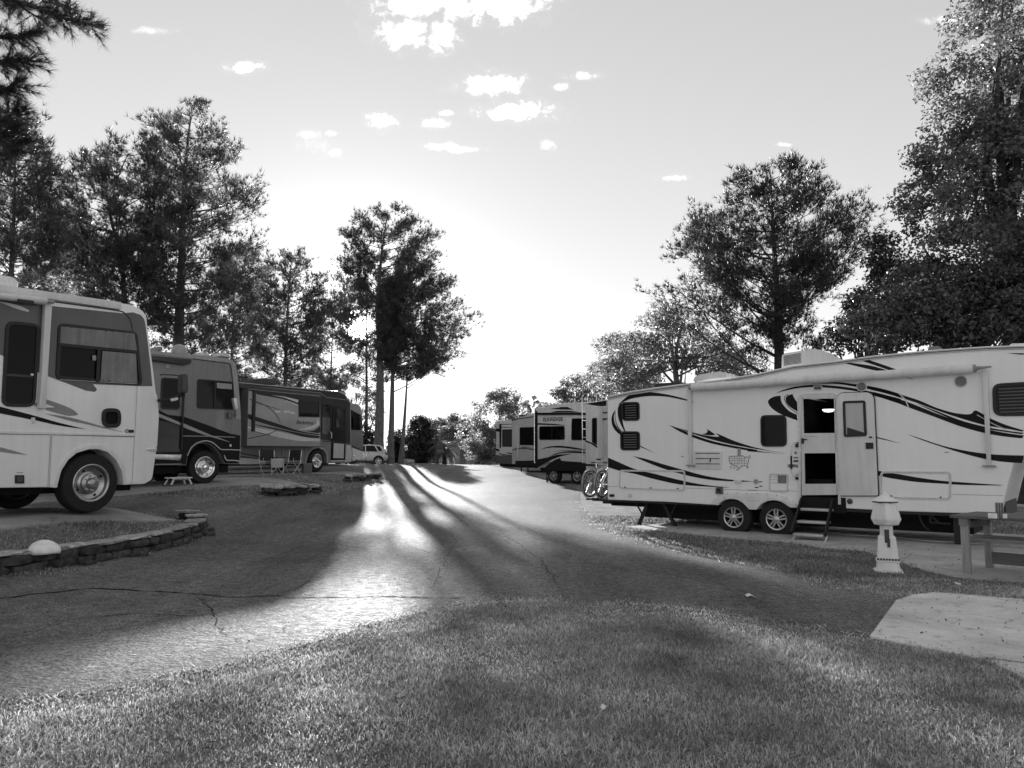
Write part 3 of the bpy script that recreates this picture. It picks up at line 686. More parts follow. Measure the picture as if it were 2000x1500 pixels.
# fender skirt over the two wheels
fe = T.pts(CE, [(58,292),(75,255),(110,218),(170,180),(270,150),(400,146),(520,150),(650,152),(780,156),(910,170),(1045,208),(1110,250),(1165,300),(1185,340)], -.03)
fi = T.pts(CE, [(100,345),(75,300)], -.03)
fs = MB().prism(fe + [T.p(CE,1100,345,-.03)] + [ (a[0], a[1]) for a in arch[::-1][1:-1]] + [T.p(CE,150,312,-.03)], -.03, .0).build('fender_skirt', paint(.8,.35,.2), T.root, bevel=.006)
for x, y in ((160,185),(275,152),(398,148),(525,152),(655,155),(785,160),(915,175),(1045,212),(1158,300)):
    u0, v0 = T.p(CE, x, y+6, -.03); MB().lathe([(.012,-.03),(.008,-.038),(.0004,-.039)], 8, c=(u0,0,v0)).build('screw', GREY(), fs)
T.line(CE, [(530,255),(685,255)], g4, .006, -.032, 'print', fs); T.line(CE, [(540,235),(570,205),(600,225),(630,210),(660,240)], g4, .004, -.032, 'print', fs)
# wheels and underbody
for x, y in ((350,475),(908,512)):
    u0, v0 = T.p(CE, x, y, .0); wheel(T.root, u0, .13, .372, .372, .215, .24, 'alloy'); wheel(T.root, u0, 2.3, .372, .372, .215, .24, 'alloy')
uw0 = T.p(CE,150,312)[0]; uw1 = T.p(CE,1210,345)[0]; u_r = T.p(PX,1187,976)[0]; u_g = goose[0][0]; vb = T.p(PX,1300,980)[1]
MB().box(u_r-.12, u_g-.2, .35, 2.1, vb-.16, vb+.25).build('chassis', DARK(), T.root)
MB().box(u_r+.6, u_g-.5, .7, 1.95, vb-.42, vb-.1).build('underbody_shade_box', DARK(), T.root)  # dark box added to block light and deepen the shade under the trailer
MB().box(uw0+.02, uw1+.6, .28, 2.16, vb, vb+.55).build('wheel_well', DARK(), T.root)
MB().box(u_r-.16, u_r+.05, .02, 2.42, vb-.1, vb-.005).build('rear_bumper', BLK(), T.root, bevel=.01)
MB().box(u_r+.02, uw0, .01, .33, vb-.05, vb-.003).build('frame_rail', BLK(), T.root); MB().box(uw1+.6, u_g-.03, .01, .33, vb-.06, vb-.014).build('frame_rail', BLK(), T.root)
for x0, y0, x1, y1 in ((470,1165,405,1290),(585,1165,665,1285)):
    c4 = (1130,650,3.489); a = T.q(c4,x0,y0,.25); b = T.q(c4,x1,y1,.25); sj = MB().bar(a, (b[0],.25,.03), .07).build('stabilizer_jack', BLK(), T.root); MB().box(b[0]-.1,b[0]+.1,.15,.35,.0,.035).build('jack_foot', BLK(), sj)
    MB().bar((a[0]+(.3 if x1<x0 else -.3)*-1,.25,a[2]), ((a[0]+b[0])/2,.25,(a[2]+.03)/2), .03).build('jack_brace', BLK(), sj)
# landing-gear strut and front gooseneck pin
MB().box(u_g+.0, u_g+.06, .3, 2.1, vb-.05, vg).build('front_wall', plain(.03,.6), T.root)
lg = MB().box(u_g-.75, u_g-.63, .2, .32, .05, vb).build('landing_leg', BLK(), T.root); MB().box(u_g-.82,u_g-.56,.13,.39,.0,.05).build('leg_foot', BLK(), lg)
MB().box(u_g+.9, u_g+1.2, 1.05, 1.4, vg-.55, vg+.02).build('hitch_pin_box', BLK(), T.root, bevel=.02)
T.tube('cable', BLK(), [T.q(CD,525,680,.1), T.q(CD,545,760,.1), T.q(CD,590,830,.1), T.q(CD,630,860,.1)], .018)
br = MB(); 
for a, b in (((650,680),(650,780)),((650,780),(870,795)),((655,700),(740,780))): br.bar(T.q(CD,*a,.2), T.q(CD,*b,.2), .03)
br.build('step_bracket', BLK(), T.root)
# awning
r0 = T.q(CA,1075,105,-.16); r1 = T.q(CC,1255,375,-.16); r2 = T.q(CC,1350,365,-.16)
aw = T.tube('awning_roll', paint(.78,.6,.0), [tuple(np.array(r0)*(1-k/30) + np.array(r1)*(k/30) + np.array([0,0,.006*math.sin(k*1.9)])) for k in range(31)], [.083+.004*math.sin(k*2.3) for k in range(31)], 14)
MB().tube([r1, tuple(np.array(r1)*.6+np.array(r2)*.4)], .07, 14).build('roller_end', GREY(), aw); MB().tube([tuple(np.array(r1)*.6+np.array(r2)*.4), T.q(CC,1480,350,-.16)], [.035,.012], 10).build('roller_shaft', GREY(), aw)
MB().tube([T.q(CA,1035,105,-.16), r0], [.05,.06], 12).build('roller_end', GREY(), aw)
for c, L in ((None, [T.p(CA,1008,105,-.08), T.p(CA,1055,105,-.08), T.p(CA,1062,1050,-.08), T.p(CA,1030,1050,-.08)]), (None, [T.p(CC,1362,385,-.08), T.p(CC,1432,385,-.08), T.p(CD,1308,160,-.08), T.p(CD,1262,160,-.08)])):
    am = MB().prism(L, -.08, -.02).build('awning_arm', paint(.76,.35,.2), T.root, bevel=.006)
    b_ = min(q[1] for q in L); a_ = sum(q[0] for q in L[2:])/2; MB().box(a_-.1, a_+.1, -.085, 0, b_-.025, b_).build('arm_bracket', GREY(), am)
# roof edge trim, vents and air conditioner
rl = T.pts(PX, [(x, y+1.5) for x, y in roofpx], -.02); lo = T.pts(PX, [(x, y+7.5) for x, y in roofpx], -.02)
MB().prism(rl + [(rl[-1][0]+2.2, rl[-1][1])] + [(lo[-1][0]+2.2, lo[-1][1])] + lo[::-1], -.022, .0).build('roof_trim', paint(.5,.4,.1), T.root)
T.line(PX, [(x, y+4.5) for x, y in roofpx], BLK(), .012, -.024, 'trim_groove')
def roofbox(rig, name, c, L, w0, w1, mat, bevel=.03): return MB().prism(rig.pts(c, L, w0), w0, w1).build(name, mat, rig.root, bevel=bevel)
ac = roofbox(T, 'air_conditioner', (1480,650,2.831), [(130,200),(132,125),(150,112),(310,88),(350,95),(430,138),(440,165)], .85, 1.6, paint(.66,.5,.1), .02)
m = MB()
for k in range(9): m.prism(T.pts((1480,650,2.831), [(142,128+k*6.4),(236,112+k*6.4),(237,115+k*6.4),(142,131.5+k*6.4)], .83), .84, .86)
m.build('grille', plain(.15,.6), ac)
rv = roofbox(T, 'roof_vent', CT4 if False else (1130,650,3.489), [(775,330),(790,300),(820,285),(960,262),(1000,272),(1010,300)], .9, 1.5, paint(.6,.5,.1), .03)
roofbox(T, 'roof_hatch', (1130,650,3.489), [(520,380),(520,345),(700,335),(705,355)], .9, 1.5, BLK(), .01)
roofbox(T, 'roof_vent', CC, [(690,160),(710,100),(830,95),(850,150)], 1.0, 1.4, plain(.12,.6), .02)
roofbox(T, 'roof_vent', CC, [(1680,110),(1730,65),(2100,60),(2150,110)], .9, 1.5, paint(.6,.5,.1), .02)
# entry steps
st = empty('entry_steps', (0,0,0), 0, T.root)
for k, (L, w_) in enumerate((([(1218,352),(1608,356),(1608,396),(1222,375)], -.28), ([(1170,510),(1562,520),(1562,563),(1172,538)], -.52), ([(1120,672),(1518,690),(1514,735),(1120,702)], -.76))):
    P = T.pts(CE, L, w_); x0, x1 = min(q[0] for q in P), max(q[0] for q in P); zz = sum(q[1] for q in P)/4
    MB().box(x0, x1, w_, w_+.26, zz-.03, zz+.02).build('tread', plain(.55,.4,.6), st, bevel=.006)
for xs in (((1235,240),(1105,675),(1150,715),(1105,815)), ((1640,250),(1545,700),(1572,725),(1532,855))):
    a = T.q(CE,*xs[0],-.06); b = T.q(CE,*xs[1],-.78); MB().bar(a, b, .035, .09).build('stringer', BLK(), st)
    c_ = T.q(CE,*xs[2],-.8); d_ = T.q(CE,*xs[3],-.95); lgx = MB().bar(c_, (d_[0], d_[1], .03), .03).build('leg', plain(.6,.35,.7), st); MB().box(d_[0]-.05,d_[0]+.05,d_[1]-.05,d_[1]+.05,.0,.03).build('foot', BLK(), lgx)
MB().box(ua-.06, ub+.1, -.02, .5, vb-.09, vs_-.05).build('step_well', DARK(), st)
u0, v0 = T.p(CE, 1865, 262, -.01); MB().lathe([(.055,-.002),(.05,-.018),(.0004,-.03)], 14, c=(u0,0,v0)).build('marker_lamp', plain(.05,.3), T.root)
# ladder on the rear and bike rack
rk = MB(); 
rk.bar((u_r-.1,.5,vb-.05),(u_r-.75,.5,vb-.05),.05); rk.bar((u_r-.1,1.6,vb-.05),(u_r-.75,1.6,vb-.05),.05); rk.bar((u_r-.34,.1,vb-.02),(u_r-.34,1.8,vb-.02),.04); rk.bar((u_r-.66,.1,vb-.02),(u_r-.66,1.8,vb-.02),.04)
rk.build('bike_rack', BLK(), T.root)
def bicycle(label, off_u, off_w, v, col):
    r = empty('bicycle', T.root.matrix_basis @ Vector((u_r+off_u, off_w, vb+v)), T.root.rotation_euler.z + math.pi/2)   # local x runs across the trailer
    tag(r, label, 'bicycle', 'bicycles on the rear rack')
    Rw = .33
    for x in (0, 1.05):
        e = empty('wheel', (x, 0, Rw), 0, r)
        n = 36; MB().lathe([(Rw-.022+.022*math.cos(a), .022*math.sin(a)) for a in np.linspace(0, 2*math.pi, 9)], n).build('tyre', RUB(), e)
        MB().lathe([(Rw-.03,-.014),(Rw-.045,-.014),(Rw-.055,0),(Rw-.045,.014),(Rw-.03,.014)], n).build('rim', plain(.3,.35,.8), e)
        sk = MB()
        for k in range(24): a = 2*math.pi*k/24; sk.tube([(0,(.03 if k % 2 else -.03),0),(math.cos(a)*(Rw-.045),0,math.sin(a)*(Rw-.045))], .0025, 3, False)
        sk.build('spokes', ALLOY(), e); MB().lathe([(.025,-.04),(.025,.04)], 10, cap=True).build('hub', ALLOY(), e)
        MB().lathe([(Rw+.025,-.03),(Rw+.035,0),(Rw+.025,.03)], 44).build('mudguard', plain(.3,.4,.5), e) if x == 0 else None
    m = MB(); bb = (.45,0,.29); hd = (.86,0,.72); se = (.30,0,.72); ra = (0,0,Rw)
    for a, b in ((bb,hd),(bb,se),((.32,0,.66),(.85,0,.76)),(se,ra),(bb,ra),((.88,0,.66),(1.05,0,Rw)),((.84,0,.82),(.88,0,.66))): m.tube([a,b], .02, 8)
    m.build('frame', col, r)
    MB().tube([(.83,-.3,.93),(.86,-.12,.93),(.85,0,.9),(.86,.12,.93),(.83,.3,.93)], .014, 8).build('handlebar', ALLOY(), r)
    for s_ in (-1,1): MB().tube([(.83,s_*.19,.93),(.81,s_*.32,.935)], .02, 8).build('grip', BLK(), r)
    MB().tube([(.85,0,.9),(.845,0,.8)], .016, 8).build('stem', ALLOY(), r)
    MB().tube([se,(.27,0,.84)], .014, 8).build('seat_post', ALLOY(), r)
    MB().prism([(.10,.84),(.16,.875),(.30,.865),(.42,.86),(.40,.84),(.26,.83)], -.065, .065).build('saddle', BLK(), r, bevel=.02)
    MB().lathe([(.09,-.03),(.09,-.024)], 18, c=bb, cap=True).build('chainring', BLK(), r); MB().bar((.45,-.05,.29),(.58,-.06,.22),.02).build('crank', ALLOY(), r); MB().box(.54,.63,-.14,-.06,.205,.23).build('pedal', BLK(), r)
    return r
bicycle('silver bicycle on the rear rack, nearest the trailer body', -.34, .3, .02, paint(.55,.3,.4))
bicycle('dark framed bicycle on the outer bar of the rear rack', -.66, .25, .02, paint(.08,.3,.4))

# ======================= the other towed trailers
def ladder(rig, c, x0, x1, ytop, ybot, w=.5, gap=.38):
    a = rig.p(c, x0, ytop, w); b = rig.p(c, x0, ybot, w); u_ = a[0]
    l = empty('ladder', (0,0,0), 0, rig.root); vt = a[1]; 
    for ww in (w, w+gap): MB().tube([(u_,ww,b[1]),(u_,ww,vt-.1),(u_+.06,ww,vt),(u_+.55,ww,vt),(u_+.62,ww,vt-.08),(u_+.62,ww,vt-.35)], .016, 6).build('rail', ALLOY(), l)
    for k in range(8): z = b[1] + (vt-.35-b[1])*k/7; MB().tube([(u_,w,z),(u_,w+gap,z)], .014, 6).build('rung', ALLOY(), l)
    return l
GP = 'towed trailers along the road'
def towed(name, label, contact, Y, ud, c, x_rear, y_top, y_bot, length, mat, rise=.0, D=2.4, wpx=None):
    g = Rig(name, label, 'trailer', contact, Y, ud, GP)
    a = g.p(c, x_rear, y_top); b = g.p(c, x_rear, y_bot); g.ur = a[0]; g.vt = a[1]; g.vb = b[1]
    MB().prism([(a[0],b[1]),(a[0]+length,b[1]),(a[0]+length,a[1]+rise),(a[0]+1.6,a[1]+rise),(a[0],a[1])], 0, D).build('body', mat, g.root, bevel=.04)
    for k in (0, .9):
        for ww in (.12, D-.12): wheel(g.root, (g.p(E7, wpx[0 if k == 0 else 1], 1300)[0] if wpx else a[0]+3.2+k), ww, .37, .37, .21, .22, 'alloy')
    MB().box(a[0]+.1, a[0]+length-.2, .3, D-.3, b[1]-.22, b[1]+.05).build('chassis', DARK(), g.root)
    for x in (a[0]+.5, a[0]+1.0): MB().bar((x,.3,b[1]),(x,.3,0),.06).build('stabilizer_jack', BLK(), g.root)
    return g
GYB = paint(.55)
N = towed('fifth_wheel_trailer', 'trailer with a roof ladder mostly hidden behind the big white trailer', (1160,963), 27, UT, E7, 1412, 222, 1210, 9.5, GYB, .25)
ladder(N, E7, 1362, 1362, 75, 1080)
N.prism('slide_out', E7, [(1420,235),(1592,245),(1592,1115),(1418,1115)], paint(.6), -.35, .05, bevel=.02)
N.decal(E7, [(1410,745),(1510,785),(1590,840),(1590,868),(1500,805),(1410,770)], BLACK(), -.356)
N.window(E7, [(1512,425),(1585,415),(1585,830),(1512,780)], .06, .04, -.35)
N.decal(E7, [(1595,255),(1640,255),(1640,950),(1600,950)], BLACK(), -.004, 'gap_panel'); N.decal(E7, [(1410,215),(1720,165),(1720,245),(1600,250)], BLACK(), -.005)
N.line(E7, cr([(1655,960),(1660,480),(1680,445),(1730,435)]), BLK(), .06, -.005, 'door_seal'); N.line(E7, [(1640,348),(1740,345)], BLK(), .05, -.005, 'stripe'); N.line(E7, [(1410,1112),(1600,1115)], BLK(), .08, -.36, 'stripe')
K = towed('fifth_wheel_trailer', 'pale trailer with black swooshes and a name above its side window', (1080,945), 36, UT, E7, 672, 290, 1150, 10, paint(.62), .2, wpx=(945,1290))
ladder(K, E7, 662, 662, 200, 1080)
K.prism('slide_out', E7, [(712,345),(1412,335),(1412,1075),(712,1060)], paint(.62), -.25, .05, bevel=.02)
side_text(K, E7, 792, 472, 1082, 50, 'ELKRIDGE', plain(.12,.5), -.262, bold=.008)
K.window(E7, [(740,545),(1110,540),(1112,742),(738,745)], .09, .03, -.25, gmat=glass(.004)); K.line(E7, [(922,545),(922,742)], BLK(), .03, -.285, 'mullion')
K.window(E7, [(1215,428),(1500,424),(1500,752),(1208,748)], .09, .03, -.25, gmat=glass(.004))
K.prism('corner_trim', E7, [(672,295),(712,345),(712,1050),(672,1150)], BLACK(), -.02, .0)
K.prism('roof_awning', E7, [(690,345),(1420,340),(1420,375),(690,378)], BLACK(), -.33, -.26)
for L in ([(900,288),(1060,262),(1150,262),(1240,300),(1060,300)], [(1000,318),(1200,318),(1330,335),(1100,345),(900,340)]): K.decal(E7, L, BLACK(), -.006)
K.swoosh(E7, [(712,498),(900,505),(1050,520),(1140,535)], [(1000,530),(850,525),(712,522)], BLACK(), -.256)
K.swoosh(E7, [(755,885),(850,848),(1000,830),(1150,840),(1300,862),(1420,885)], [(1420,895),(1250,880),(1100,862),(950,855),(850,865),(755,885)], BLACK(), -.256)
K.swoosh(E7, [(940,915),(1050,898),(1200,892),(1420,895)], [(1420,902),(1200,905),(1050,908),(940,915)], paint(.2), -.256)
K.swoosh(E7, [(880,985),(1000,935),(1150,912),(1300,910),(1420,920)], [(1420,945),(1250,935),(1100,935),(1000,952),(880,985)], BLACK(), -.257)
K.decal(E7, cr([(690,1035),(850,1000),(1000,962),(1220,948)]) + cr([(1220,948),(1050,985),(900,1045),(780,1110),(700,1160)])[1:] + [(672,1160),(672,1035)], BLACK(), -.258)
K.decal(E7, cr([(795,1165),(900,1080),(960,1040),(1040,1010)]) + [(1060,1050),(1420,1075),(1420,1200),(800,1195)], BLACK(), -.259)
T3_ = towed('fifth_wheel_trailer', 'grey trailer with a curved rear roof behind the one with swooshes', (1010,922), 46, UT, E7, 335, 455, 1095, 9, paint(.46), .35)
T3_.window(E7, [(452,560),(800,550),(800,825),(452,820)], .06, .03); T3_.decal(E7, [(385,1050),(700,1045),(700,1130),(385,1120)], BLACK(), -.006)
T3_.tube('awning_arm', WHT(), [T3_.q(E7,412,560,-.05), T3_.q(E7,420,1000,-.05)], .02); T3_.tube('awning_arm', WHT(), [T3_.q(E7,440,565,-.05), T3_.q(E7,430,870,-.05)], .02)
T3_.swoosh(E7, [(340,880),(420,862),(520,860),(700,895)], [(700,905),(520,878),(420,880),(340,888)], paint(.05)); T3_.swoosh(E7, [(335,905),(500,845),(600,860),(700,900)], [(600,870),(500,858),(335,912)], paint(.1), -.005)
T3_.decal(E7, [(335,440),(660,395),(660,412),(420,445),(335,470)], plain(.06,.6), -.006, 'roof_edge')
roofbox(T3_, 'roof_vent', E7, [(430,400),(450,380),(540,378),(560,395)], .8, 1.3, BLK(), .01)
T4_ = towed('fifth_wheel_trailer', 'farthest white trailer at the end of the right-hand row', (985,912), 55, UT, E7, 105, 475, 1085, 9, paint(.6), .1)
T4_.prism('slide_out', E7, [(160,515),(420,510),(420,985),(155,965)], paint(.66), -.25, .03, bevel=.02)
T4_.window(E7, [(195,590),(420,585),(420,845),(195,845)], .06, .03, -.25); T4_.decal(E7, [(150,520),(185,520),(178,865),(155,860)], BLACK(), -.256); T4_.line(E7, [(150,517),(420,512)], BLK(), .05, -.256, 'stripe'); T4_.line(E7, [(150,562),(420,558)], BLK(), .05, -.256, 'stripe')
T4_.decal(E7, [(105,575),(155,578),(155,625),(105,620)], BLACK(), -.005); T4_.decal(E7, [(100,870),(150,885),(150,915),(100,900)], BLACK(), -.005)
T4_.decal(E7, [(100,960),(160,975),(420,985),(420,1105),(100,1090)], paint(.035), -.262, 'skirt'); T4_.swoosh(E7, [(150,935),(230,955),(420,965)], [(420,975),(230,968),(150,950)], BLACK(), -.264); T4_.swoosh(E7, [(245,910),(290,930),(420,940)], [(420,955),(290,945),(245,910)], BLACK(), -.264)
MB().box(T4_.ur-.22, T4_.ur-.02, .5, 1.1, .15, .75).build('spare_wheel_cover', paint(.85), T4_.root, bevel=.09, seg=4); MB().box(T4_.ur-.3, T4_.ur-.05, 1.15, 1.4, .5, 1.9).build('rear_ladder_pack', BLK(), T4_.root, bevel=.05)

# ======================= motorhome, near left
U1 = (math.sin(R(28.5)), math.cos(R(28.5)))
H = Rig('motorhome', 'white motorhome with dark grey upper paint nearest on the left', 'motorhome', (168, 1002.5), 12.3, U1, 'motorhomes on the left-hand pads')
a1 = H.pts(L2, [(670,1035),(680,980),(720,830),(800,705),(900,625),(1040,582),(1150,580),(1260,612),(1360,702),(1430,832),(1445,950),(1450,1002)])
nose = H.pts(PX, [(283,945.5),(296,938),(299,930),(305,887),(308,870),(311.5,813),(308.5,775),(305,765),(299,715),(292,665),(287,622),(281,609),(273,602),(255,594.5)])
lf = H.p(PX,0,953); rf = H.p(PX,0,555)
MB().prism([(-6.4,lf[1]),lf,H.p(PX,93,952)] + a1 + nose + [H.p(PX,107,571.5), rf, (-6.4,rf[1])], 0, 2.45).build('body', paint(.9,.32,.25,.06), H.root, bevel=.03)
GD, GM = paint(.085,.3,.3), paint(.26,.35,.2)
H.decal(L1, [(-700,150),(0,262),(600,345),(1425,430),(1560,420),(1650,450),(1690,500),(1705,560),(1735,800),(1765,1050),(1785,1285),(1650,1285),(1090,1262),(1138,1325),(1110,1352),(1010,1338),(800,1258),(575,1175),(440,1120),(0,915),(-700,600)], GD, name='paint_panel')
H.decal(L1, cr([(-100,280),(100,310),(250,350),(345,400)]) + cr([(345,400),(320,412),(200,380),(0,305),(-100,285)])[1:], paint(.7), -.006)
H.line(L1, cr([(610,292),(1000,345),(1390,402),(1470,440),(1530,520),(1555,640)]), BLK(), .02, -.007)
MB().prism(H.pts(L1, [(-700,20),(0,95),(640,185),(1425,300),(1425,388),(610,268),(0,182),(-700,105)], -.06), -.06, .02).build('roof_rail', paint(.75,.35,.2), H.root, bevel=.015)
ar = H.tube('awning_roll', paint(.72,.5,.1), [H.q(L1,-900,120,-.14), H.q(L1,100,240,-.14), H.q(L1,535,288,-.14)], .055, 14)
MB().tube([H.q(L1,535,288,-.14), H.q(L1,625,300,-.14)], .03, 10).build('roller_end', GREY(), ar)
MB().prism(H.pts(L1, [(215,262),(400,285),(395,318),(215,300)], -.2), -.2, -.17).build('awning_lamp', BLK(), ar)
MB().prism([H.p(L1,535,300,-.09), H.p(L1,615,305,-.09), H.p(L1,560,1180,-.09), H.p(L2,540,110,-.09), H.p(L2,462,100,-.09), H.p(L1,490,1180,-.09)], -.09, -.01).build('awning_arm', paint(.76,.35,.2), H.root, bevel=.008)
wd = H.window(PX, [(11,626),(77.5,633),(67.5,795.5),(1.5,794)], .13, .045, gmat=glass(.004)); H.line(L1, [(72,1150),(390,1172)], plain(.03,.4), .035, -.015, 'rail', wd); MB().prism(H.pts(L1, rect(362,1138,390,1162,4), -.03), -.04, -.015).build('latch', WHT(), wd)
w2 = H.window(PX, [(113.3,630.8),(266.6,648.3),(277.5,753.3),(107.5,740.8)], .10, .055, gmat=glass(.006))
def curtain(rig, c, quad, n, mat, w, parent, amp=.012):
    P = rig.pts(c, quad, w); m = MB(); vs = []; rr = random.Random(n)
    for i in range(n+1):
        t = i/n; a = Vector(P[0])*(1-t)+Vector(P[1])*t; b = Vector(P[3])*(1-t)+Vector(P[2])*t; y = w + (amp if i % 2 else -amp*.2)*rr.uniform(.4,1)
        vs += [(a.x,y,a.y),(b.x,y,b.y)]
    m.add(vs, [(2*i,2*i+1,2*i+3,2*i+2) for i in range(n)]); return m.build('curtain', mat, parent, smooth=60)
cm1, cm2 = paint(.16,.25,.5,.5), paint(.2,.25,.5,.5)
curtain(H, L1, [(712,585),(1575,668),(1605,868),(705,780)], 22, cm1, -.026, w2, .006); curtain(H, L1, [(1200,872),(1598,905),(1612,1252),(1178,1225)], 13, cm2, -.026, w2, .006)
H.line(L1, [(690,800),(1180,845),(1610,885)], BLK(), .04, -.036, 'mullion', w2); H.line(L1, [(1165,850),(1145,1235)], BLK(), .06, -.037, 'mullion', w2); H.line(L1, [(700,1208),(1600,1258)], plain(.5,.4), .008, -.036, 'sill', w2)
MB().prism(H.pts(L1, rect(1082,925,1125,985,10), -.03), -.034, -.028).build('sticker', plain(.3,.5), w2)
H.window(L2, [(1188,102),(1412,106),(1410,335),(1190,332)], .13, .06)
H.swoosh(L2, [(-500,-40),(0,85),(400,190),(700,275),(1020,352)], [(1020,352),(700,308),(400,243),(0,165),(-500,70)], BLACK())
H.swoosh(L2, [(520,165),(800,208),(1000,258),(1200,318),(1450,384)], [(1450,386),(1200,334),(1000,288),(800,246),(520,165)], GM)
H.swoosh(L2, [(540,0),(720,60),(860,125),(920,180)], [(920,180),(850,192),(760,185),(540,122),(540,98),(640,90),(540,50),(540,0)], GM); H.decal(L2, [(395,35),(475,40),(470,90),(395,75)], GM)
H.swoosh(L2, [(-300,500),(0,560),(330,652)], [(330,652),(150,635),(0,615),(-300,580)], GM)
H.line(L2, [(-500,395),(0,404),(600,414),(1580,438)], plain(.08,.5), .012, -.004); MB().prism(H.pts(L2, [(-500,365),(0,372),(1585,412),(1585,432),(0,400),(-500,392)], -.015), -.016, 0).build('belt_moulding', paint(.8,.35,.2), H.root)
for L in ([(592,425),(560,1030)], [(608,425),(576,1030)], [(1580,400),(1545,1000)], [(1600,0),(1582,400)], [(1610,-210),(1602,0)]): H.line(L2, L, plain(.25,.5), .007)
ob = H.prism('outlet_box', L2, rect(182,888,286,986,8), BLK(), -.02, 0); MB().prism(H.pts(L2, rect(200,905,268,965,4), -.022), -.026, -.02).build('outlet_cover', plain(.06,.4), ob); H.line(L2, [(198,858),(270,858)], GREY(), .01)
H.prism('marker_lamp', L2, rect(1515,356,1570,390,6), BLK(), -.02, 0); u0, v0 = H.p(L2,1487,370,-.01); MB().lathe([(.035,0),(.035,-.012),(.02,-.016)], 14, c=(u0,0,v0)).build('badge', GREY(), H.root)
H.prism('fog_lamp', L2, [(1710,588),(1760,565),(1838,548),(1838,612),(1760,608)], plain(.7,.15,.4), -.012, .01, bevel=.004)
H.prism('sticker', L2, [(365,215),(410,212),(415,245),(368,248)], WHT(), -.008, 0); side_text(H, L2, 368, 282, 412, 26, '21', GREY(), -.006)
ao = H.pts(L2, [(625,1035),(640,960),(690,800),(780,660),(900,570),(1040,530),(1150,528),(1270,560),(1390,660),(1465,810),(1478,950),(1482,1002)], -.02); ai = [H.p(L2,*q,-.02) for q in [(670,1035),(682,980),(722,832),(802,708),(902,628),(1040,585),(1150,583),(1258,615),(1358,705),(1428,834),(1443,950),(1448,1002)]]
MB().prism(ao + ai[::-1], -.02, .02).build('wheel_arch', paint(.8,.35,.2), H.root, bevel=.006)
u0, v0 = H.p(L2,1035,990,.1); 
for ww in (.16, 2.25): wheel(H.root, u0, ww, .478, .478, .3, .28, 'steel')
MB().box(-6.3, 1.05, .42, 2.0, .32, .75).build('chassis', DARK(), H.root); MB().box(u0-.65,u0+.65,.36,2.1,.7,1.15).build('wheel_well', DARK(), H.root)
n0 = H.p(PX,299,934); MB().prism([(n0[0]-.35,n0[1]-.09),(n0[0]-.05,n0[1]-.11),(n0[0]+.12,n0[1]-.02),(n0[0]+.02,n0[1]+.12),(n0[0]-.1,n0[1]+.02)], .1, 2.35).build('bumper', BLK(), H.root, bevel=.02)
MB().prism([(a[0]+.004,a[1]) for a in H.pts(PX, [(303.5,757),(299,715),(293,668),(288.5,628)])] + [(a[0]-.06,a[1]) for a in H.pts(PX, [(288.5,628),(303.5,757)])], .15, 2.3).build('windshield', glass(.01), H.root)
mir = empty('mirror', (0,0,0), 0, H.root)
MB().tube([H.q(PX,309,782,-.02), H.q(PX,330,781,-.2), H.q(PX,360,770,-.25)], .03, 8).build('mirror_arm', BLK(), mir)
MB().prism(rnd(H.pts(PX, [(353,729),(363,731),(364.5,762),(361,769),(352,767)], -.3), .05), -.36, -.22).build('mirror_head', plain(.05,.4), mir, bevel=.02)
MB().prism(rnd(H.pts(PX, [(334,779),(347,776),(347,781),(335,784)], -.26), .01), -.27, -.24).build('mirror_lamp', plain(.7,.3), mir)
vt = H.p(L1, 40, 55, .9); MB().lathe([(.2,-.1),(.2,0),(.15,.06),(.0005,.08)], 20, 'z', (vt[0],.9,vt[1])).build('roof_vent', WHT(), H.root)

for c, (xa, ya), (xb, yb), d0, d1, mt, w_ in ((L1, (-700,150), (-700,600), 0, .25, GD, -.004), (L2, (-500,-40), (-500,70), .35, .45, BLACK(), -.004)):
    a, b = H.p(c, xa, ya, w_), H.p(c, xb, yb, w_); MB().plate([a, b, (-6.2, b[1]+d1), (-6.2, a[1]+d0)], w_).build('paint_panel', mt, H.root, smooth=0)
# ======================= second motorhome: grey over black
U2 = (math.sin(R(37)), math.cos(R(37)))
H2 = Rig('motorhome', 'grey and black motorhome with a roof dome behind the white motorhome', 'motorhome', (398, 945), 22, U2, 'motorhomes on the left-hand pads')
roof2 = [H2.p(M3,1640,335), H2.p(M3,1500,292), H2.p(M3,850,222), H2.p(M3,200,165)]
nose2 = H2.pts(M3, [(1805,1500),(1790,1200),(1760,850),(1735,560),(1700,410)])
lb = H2.p(M4,160,985); arch2 = H2.pts(M4, [(735,1000),(760,840),(810,720),(880,630),(980,570),(1080,550),(1200,575),(1320,660),(1400,780),(1460,900),(1480,960)])
MB().prism([(-7,lb[1]),(H2.p(M4,735,985)[0],lb[1])] + arch2 + H2.pts(M4, [(1760,965),(1785,900),(1805,690),(1812,400)]) + nose2 + roof2 + [(-7,roof2[-1][1])], 0, 2.45).build('body', paint(.2,.3,.4), H2.root, bevel=.03)
H2.decal(M4, [(-600,-420),(230,-80),(380,0),(690,35),(1150,200),(1600,370),(1790,405),(1785,690),(1770,890),(1745,950),(1490,950),(1460,890),(1400,770),(1320,650),(1200,565),(1080,540),(980,560),(880,620),(805,715),(750,850),(728,970),(160,970),(-600,970)], paint(.01,.4,0,0,.15), name='paint_panel')
LS = paint(.3,.3,.3)
H2.decal(M4, [(60,-80),(280,8),(640,160),(640,215),(280,72),(60,-10)], LS, -.006); H2.swoosh(M4, [(685,168),(900,262),(1130,358),(1220,398),(1350,438),(1600,535)], [(1600,540),(1350,470),(1150,412),(900,325),(685,240),(685,168)], LS, -.006)
H2.decal(M4, [(100,90),(440,160),(640,232),(612,722),(200,740),(100,740)], paint(.03,.3,.1,0,.3), -.007, 'door_panel')
